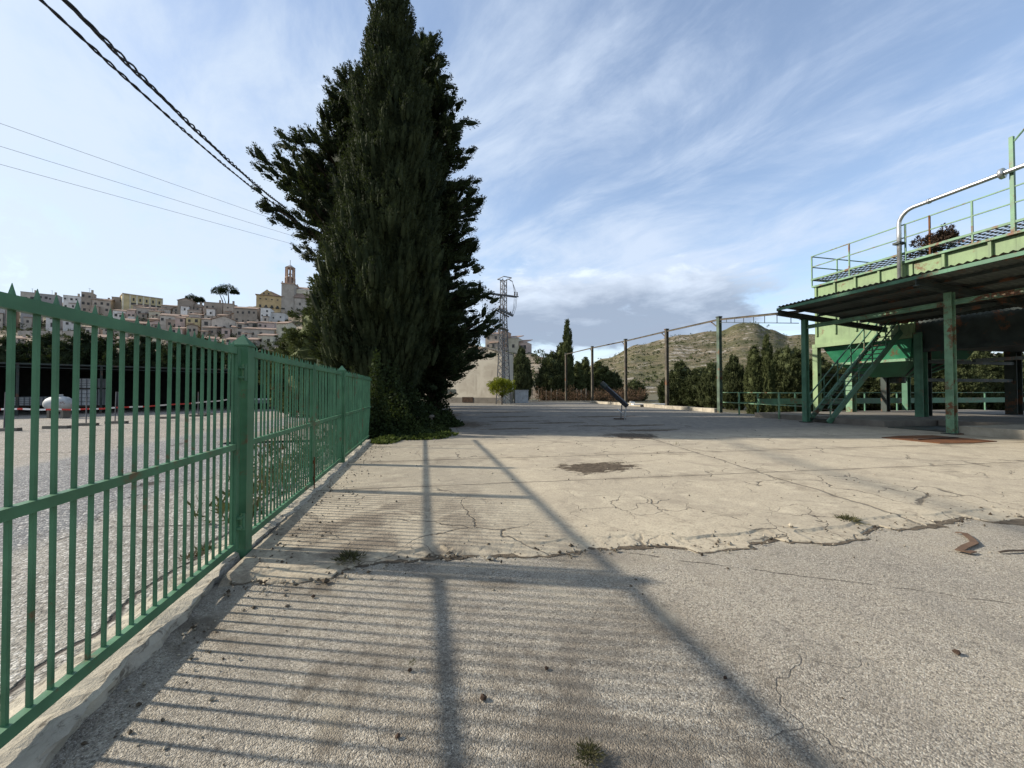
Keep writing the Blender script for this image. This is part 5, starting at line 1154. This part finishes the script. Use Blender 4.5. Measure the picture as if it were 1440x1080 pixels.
# ---- power lines
def wire(label, p0, p1, r, sag, name='power_line', n=14, group=None):
    p0, p1 = Vector(p0), Vector(p1); pts_ = []
    for k in range(n+1):
        f = k/n; q = p0.lerp(p1, f); q.z -= sag*4*f*(1-f); pts_.append(q)
    o = solo(name, MB().tube(pts_, r, 6), M['wire'], label, 'cable', group, origin=tuple(p0)); return o
L0 = Vector((x-1.9, y+.2, zc_))
for k, (py0, dd, lab) in enumerate(((174, 15.0, 'highest of the three thin wires crossing the sky on the left'), (205, 15.2, 'middle one of the three thin wires crossing the sky on the left'), (229, 15.4, 'lowest of the three thin wires crossing the sky on the left'))):
    p0 = at(0, py0, dd); ext = p0 + (p0 - L0)*.25; wire(lab, ext, L0+Vector((.3*k, 0, .25-.25*k)), .0075, .05, group='thin wires on the left')
def twisted(label, pa, pb, da, db, r, strands, amp, turns):
    A, B = at(*pa, da), at(*pb, db); A2 = A - (B-A)*.12; n = 150; mb = MB(); d_ = (B-A2).normalized(); s = d_.cross(Vector((0,0,1))).normalized(); u = s.cross(d_)
    for q in range(strands):
        pts_ = []
        for k in range(n+1):
            f = k/n; p = A2.lerp(B, f); p.z -= .22*4*f*(1-f); ph = 2*math.pi*(turns*f + q/strands); am = amp*(1+.35*math.sin(f*41)); pts_.append(p + s*math.cos(ph)*am + u*math.sin(ph)*am)
        mb.tube(pts_, r, 6)
    return solo('overhead_cable', mb, M['cable'], label, 'cable', 'thick black overhead cables', origin=tuple(A))
twisted('thicker twisted black cable, the upper of the two running to the cypress', (99, -2), (402, 292), 4.6, 17.0, .0155, 3, .025, 16)
twisted('thinner twisted black cable, the lower of the two running to the cypress', (66, -2), (400, 296), 4.6, 17.0, .0145, 2, .014, 22)
# ---- leaning conveyor on the slab
cv = thing('tilted_auger', 'dark rusty auger tube tilted on thin legs, standing on the far slab', 'auger', (9.9, 18.2, .05))
T0, T1 = at(848, 541, 20.6), at(882, 571, 19.8)
m_ = MB(); dv = (T1-T0).normalized(); m_.bar(T0, T1, .22, .20); part('trough', m_, M['black'], cv)
part('motor', MB().tube([T0-dv*.12, T0+dv*.25], .15, 10), M['dark_steel'], cv)
F0, F1 = at(873, 590, 20.6), at(878, 592, 19.9)
part('leg', MB().tube([T1-dv*.35, F0], .03, 6), M['galv'], cv); part('leg', MB().tube([T1-dv*.05, F1], .03, 6), M['galv'], cv)
part('strut', MB().tube([at(868, 575, 20.2), at(876, 582, 20.0), at(879, 577, 20.0)], .025, 6), M['galv'], cv)
part('foot', MB().box(F0.x-.35, F0.x+.2, F0.y-.2, F0.y+.15, .052, .10), M['bronze'], cv)
# small fallen white trough and plank on the yard edge
c_ = at(905, 571, 37); solo('white_trough', MB().bar((c_.x-1.2, c_.y, .30), (c_.x+2.2, c_.y-.5, .30), .6, .10).bar((c_.x-1.2, c_.y, .40), (c_.x-1.18, c_.y, .55), .5, .06, (0,1,0)), M['white_paint'], 'long white trough lying at the yard edge behind the auger', 'trough', origin=(c_.x, c_.y, .05))
# wire fence posts at the far end
for k, px in enumerate((748, 757, 768, 775, 783, 811, 817, 824)):
    d_ = 57.5 + (k % 3)*.4; c_ = at(px, 560, d_)
    solo('fence_stake', MB().tube([(c_.x, c_.y, -.05), (c_.x+.03, c_.y, 1.75+.2*(k % 2))], [.06, .05], 7), M['conc_grey'], 'grey fence stake at the far end of the yard, %s from the left' % ords[k], 'stake', 'fence stakes at the far end of the yard', origin=(c_.x, c_.y, 0))
# far terrace kerb of the yard
e0, e1 = at(640, 566, 53), at(840, 566, 53); solo('end_kerb', MB().bar((e0.x, e0.y, .1), (e1.x, e1.y, .1), .3, .22), M['conc_pale'], 'thin pale kerb closing the far end of the yard', 'kerb', origin=(e0.x, e0.y, 0))
# low stone bench in the ivy
c_ = at(600, 578, 15.6); bn_ = thing('stone_bench', 'small grey stone bench half hidden under the cypress', 'bench', (c_.x, c_.y, .05)); part('seat', MB().box(c_.x-.45, c_.x+.3, c_.y-.2, c_.y+.2, .50, .58), M['conc_grey'], bn_)
for o_ in (-.3, .18): part('support', MB().box(c_.x+o_-.05, c_.x+o_+.05, c_.y-.16, c_.y+.16, .05, .50), M['conc_grey'], bn_)
# ---- shade shed across the lot
S0, S1 = Vector((-31.5, 27.2, 0)), Vector((-9.4, 40.0, 0)); sd = (S1-S0); SL = sd.length; sa = math.atan2(sd.y, sd.x)
sh_ = thing('shade_shed', 'long black open-fronted shade shed across the parking lot', 'shed', tuple(S0), None, sa)
for k in range(8): bl(MB().box(SL*k/7-.06, SL*k/7+.06, -.06, .06, -.02, 3.25), 'post', M['dark_steel'], sh_)
bl(MB().box(-.5, SL+.5, -.08, .08, 3.26, 3.36), 'front_beam', M['dark_steel'], sh_)
bl(MB().box(-.5, SL+.5, -.30, -.24, 3.05, 3.09), 'front_wire', M['dark_steel'], sh_)
bl(MB().box(-.5, SL+.5, .1, 9.5, 3.27, 3.33), 'roof', M['net'], sh_)
bl(MB().box(-.5, SL+.5, 9.3, 9.4, -.02, 3.26), 'back_net', M['net'], sh_)
bl(MB().box(-.5, -.4, .12, 9.25, -.02, 3.26), 'side_net', M['net'], sh_); bl(MB().box(SL+.4, SL+.5, .12, 9.25, -.02, 3.26), 'side_net', M['net'], sh_)
# things in the shed
def tank(px, py0, py1, wpx, d_, label):
    k_ = d_/F; c_ = at(px, (py0+py1)/2, d_); h = (py1-py0)*k_; t_ = thing('liquid_tote', label, 'tank', (c_.x, c_.y, c_.z-h/2), 'caged white liquid totes'); W2 = wpx*k_/2
    b = part('bottle', MB().box(c_.x-W2*.94, c_.x+W2*.94, c_.y-W2*.94, c_.y+W2*.94, c_.z-h*.40, c_.z+h*.5), M['white_plastic'], t_)
    cg = MB()
    for k in range(5):
        q = -W2 + 2*W2*k/4
        cg.box(c_.x+q-.015, c_.x+q+.015, c_.y-W2-.015, c_.y-W2+.015, c_.z-h*.42, c_.z+h*.5); cg.box(c_.x+W2-.015, c_.x+W2+.015, c_.y+q-.015, c_.y+q+.015, c_.z-h*.42, c_.z+h*.5)
    for k in range(5):
        z = c_.z-h*.4+h*.88*k/4; cg.box(c_.x-W2, c_.x+W2, c_.y-W2-.035, c_.y-W2-.017, z-.015, z+.015)
    part('cage', cg, M['lattice'], t_); part('pallet', MB().box(c_.x-W2, c_.x+W2, c_.y-W2, c_.y+W2, c_.z-h*.5, c_.z-h*.425), M['bark'], t_)
tank(132, 532.5, 547, 24, 27.5, 'upper white caged liquid tote of the stack in the shed'); tank(132, 547.4, 572, 24, 27.5, 'lower white caged liquid tote carrying another in the shed')
tank(46, 558, 571, 24, 25.5, 'low white caged liquid tote left of the oval tank')
c_ = at(83, 568, 22.5); k_ = 22.5/F; pt_ = thing('oval_tank', 'white oval gas tank lying in front of the shed', 'tank', (c_.x, c_.y, 0))
mb = MB(); nn = 16
rows_ = []
for i in range(13):
    f = -1+2*i/12; r = math.sqrt(max(0, 1-abs(f)**2.6)); rows_.append((f, max(r, .02)))
ax_ = Vector((math.cos(YAW), -math.sin(YAW), 0)); yy_ = Vector((-ax_.y, ax_.x, 0))
for f, r in rows_:
    for k in range(nn): an = 2*math.pi*k/nn; mb.v.append(c_ + ax_*f*18.5*k_ + (yy_*math.cos(an)+Vector((0,0,1))*math.sin(an))*r*11*k_)
mb.f = [(i*nn+k, i*nn+(k+1) % nn, (i+1)*nn+(k+1) % nn, (i+1)*nn+k) for i in range(12) for k in range(nn)] + [tuple(range(nn))[::-1], tuple(12*nn+k for k in range(nn))]
part('shell', mb, M['white_plastic'], pt_, True)
part('dome', MB().tube([c_+Vector((0,0,11*k_-.03)), c_+Vector((0,0,11*k_+.10))], .16, 12), M['white_plastic'], pt_)
for o_ in (-.4, .4): q = c_+ax_*o_; part('saddle', MB().box(q.x-.06, q.x+.06, q.y-.25, q.y+.25, -.02, c_.z-10.2*k_+.06), M['conc_grey'], pt_)
# barrier posts with feet, tape
BP = [(10, 606, 54), (81, 602.5, 50), (122, 598.5, 40), (165, 595.5, 44), (239, 588.6, 30), (279, 585.5, 34), (291, 583.5, 20)]
tops = []
for k, (px, py, hp) in enumerate(BP):
    d_ = (CAMZ+.02)*F/(py-HZ); x, y = xy(px, d_); h = hp/F*d_
    bp = thing('barrier_post', 'thin galvanised barrier post on a concrete foot in the lot, %s from the left' % ords[k], 'post', (x, y, -.02), 'barrier posts in the lot')
    part('foot', MB().box(x-.42, x+.42, y-.11, y+.11, -.018, .10), M['conc_grey'], bp)
    for o_ in ((-.07, .07) if k in (0, 3) else (0,)): part('tube', MB().tube([(x+o_, y, .10), (x+o_*.6, y, h)], .022, 6), M['lattice'], bp)
    tops.append((x, y, .98 if k else .95))
mt, t, b = mat_nt('hazard_tape'); X_ = t.xyz(wpos(t))[0]
c__ = t.mix(t.math('GREATER_THAN', t.math('FRACT', t.math('MULTIPLY', X_, 2.2)), .5), (.75, .73, .71), (.50, .05, .04)); setb(t, b, c__, .5); M['tape'] = mt
mb = MB(); tl_ = [at(-30, 574, 17)] + [at(px, py_, d_) for px, py_, d_ in ((30, 575, 17), (80, 575.5, 17.5), (122, 575, 18.2), (165, 573, 19), (239, 569, 21.5), (290, 565, 24.5), (320, 562, 27))]
for i_ in range(len(tl_)-1):
    p, q = tl_[i_], tl_[i_+1]; mid_ = (p+q)/2 - Vector((0, 0, .03)); mb.bar(p, mid_, .012, .075); mb.bar(mid_, q, .012, .075)
solo('hazard_tape', mb, M['tape'], 'red and white striped hazard tape strung between the barrier posts', 'tape', origin=tuple(tl_[0]))
# flatbed trailer seen through the farther leaf
c_ = at(378, 570, 34.0); tr_ = thing('flatbed_trailer', 'low pale flatbed trailer parked in front of the shed', 'trailer', (c_.x, c_.y, 0), None, -.15)
bl(MB().box(-2.2, 2.2, -.9, .9, .78, .92), 'deck', M['galv'], tr_); bl(MB().box(-2.1, 2.1, -.86, -.80, .50, .775), 'side_skirt', M['lattice'], tr_); bl(MB().box(-2.2, -2.12, -.85, .85, .923, 1.2), 'headboard', M['galv'], tr_)
for xx in (-1.2, .9):
    for yy in (-.80, .80): wv2 = MB().tube([(xx, yy-.1, .32), (xx, yy+.1, .32)], .34, 16); wv_o = bl(wv2, 'wheel', M['black'], tr_)
bl(MB().bar((2.2, 0, .6), (3.3, 0, .55), .1, .1), 'drawbar', M['dark_steel'], tr_)
c_ = at(387, 548, 38); solo('yellow_panel', MB().box(c_.x-.55, c_.x+.55, c_.y-.04, c_.y+.04, c_.z-.35, c_.z+.32).box(c_.x-.5, c_.x-.44, c_.y-.03, c_.y+.03, -.02, c_.z-.352).box(c_.x+.44, c_.x+.5, c_.y-.03, c_.y+.03, -.02, c_.z-.352), M['cream'], 'dull yellow board on two legs in front of the shed', 'board', origin=(c_.x, c_.y, 0))
# scraps on the driveway
def ribbon(name, label, cat, px_pts, wd, mat, z=.012):
    mb = MB(); P = [Vector((*xy(px, CAMZ*F/(py-HZ)), z)) for px, py in px_pts]; n = len(P); vs = []
    for i, p in enumerate(P):
        d_ = (P[min(i+1, n-1)]-P[max(i-1, 0)]).normalized(); s = Vector((-d_.y, d_.x, 0)); k = 1 if 0 < i < n-1 else .6; zz = z + .012*abs(math.sin(i*1.7))
        vs += [(p.x+s.x*wd*k/2, p.y+s.y*wd*k/2, zz), (p.x-s.x*wd*k/2, p.y-s.y*wd*k/2, zz), (p.x-s.x*wd*k/2, p.y-s.y*wd*k/2, zz+.008), (p.x+s.x*wd*k/2, p.y+s.y*wd*k/2, zz+.008)]
    fs = [(0,1,2,3), tuple(4*(n-1)+q for q in (3,2,1,0))]
    for i in range(n-1):
        for q in range(4): fs.append((4*i+q, 4*(i+1)+q, 4*(i+1)+(q+1) % 4, 4*i+(q+1) % 4))
    mb.add(vs, fs); solo(name, mb, mat, label, cat, origin=tuple(P[0]))
ribbon('bark_scrap', 'bent rusty brown scrap strip lying on the driveway at the right', 'scrap', [(1340, 749), (1352, 752), (1362, 759), (1366, 765), (1352, 770), (1344, 776), (1356, 778), (1366, 777)], .055, M['scrap'])
ribbon('dry_stick', 'thin dark stick lying by the right edge of the driveway', 'stick', [(1400, 777), (1412, 776.5), (1440, 775), (1452, 775)], .025, M['bark'])
for k, (px, py, s, lab) in enumerate([(443, 838, .014, 'dark cone on the driveway nearest the big gate post'), (680, 978, .016, 'dark clod on the driveway just right of the long shadow'), (1338, 916, .017, 'dark pebble lying alone on the right of the driveway'), (578, 940, .012, 'small clod beside the dry weed clump on the driveway'), (768, 937, .011, 'dark clod at the end of a thin crack in the driveway'), (1016, 950, .010, 'dark bit of litter right of the diagonal shadow'), (562, 1030, .011, 'dark cone left of the long shadow near the bottom edge')]):
    x, y = xy(px, CAMZ*F/(py-HZ)); r_ = random.Random(k); mb = MB().lathe((x, y, .004), [(s*.3, 0), (s*.9, s*.3), (s, s*.7), (s*.7, s*1.2), (s*.2, s*1.5)], 9)
    mb.v = [(a_+r_.uniform(-.25, .25)*s, b_+r_.uniform(-.25, .25)*s, c__) for a_, b_, c__ in mb.v]; solo('cypress_cone', mb, M['bronze'], lab, 'cone', 'cypress cones on the driveway', origin=(x, y, .004))
# fine litter: crumbs and small stones nobody would count
rg = np.random.default_rng(31); n = 2600
xs_ = rg.uniform(-1.5, 9, n); ys2 = rg.uniform(1.2, 12, n); k_ = n//2
xs_[:900] = -1.5 + np.abs(rg.normal(size=900))*.28; ys2[:900] = rg.uniform(1.5, 12, 900)
xs_[900:1900] = rg.uniform(-1.5, 9, 1000); ys2[900:1900] = np.array([edge_y(a_) for a_ in xs_[900:1900]]) - .12 + rg.normal(size=1000)*.11
mb = MB()
oc = [(1,0,0),(-1,0,0),(0,1,0),(0,-1,0),(0,0,1),(0,0,-1)]; of = [(0,2,4),(2,1,4),(1,3,4),(3,0,4),(2,0,5),(1,2,5),(3,1,5),(0,3,5)]
for i in range(n):
    s = .003+.011*rg.random()**3.0 + (.014*rg.random()**4 if 900 <= i < 1500 else 0); sc3 = s*(.6+.8*rg.random(3)); zz = .002+sc3[2]*.5 + (.046 if ys2[i] > edge_y(xs_[i])+.05 else .01 if ys2[i] > edge_y(xs_[i])-.3 else 0); an = rg.random()*6; ca, sn = math.cos(an), math.sin(an)
    mb.add([(xs_[i]+(ca*a_-sn*b_)*sc3[0]*1.3, ys2[i]+(sn*a_+ca*b_)*sc3[1], zz+c__*sc3[2]) for a_, b_, c__ in oc], of)
m, t, b = mat_nt('litter'); n1 = t.noise(wpos(t), 9, 3); setb(t, b, t.mix(t.step(n1, .42, .62), (.06, .045, .03), (.34, .30, .23)), .9, .2); M['litter'] = m
solo('gravel_litter', mb, M['litter'], kind='stuff')
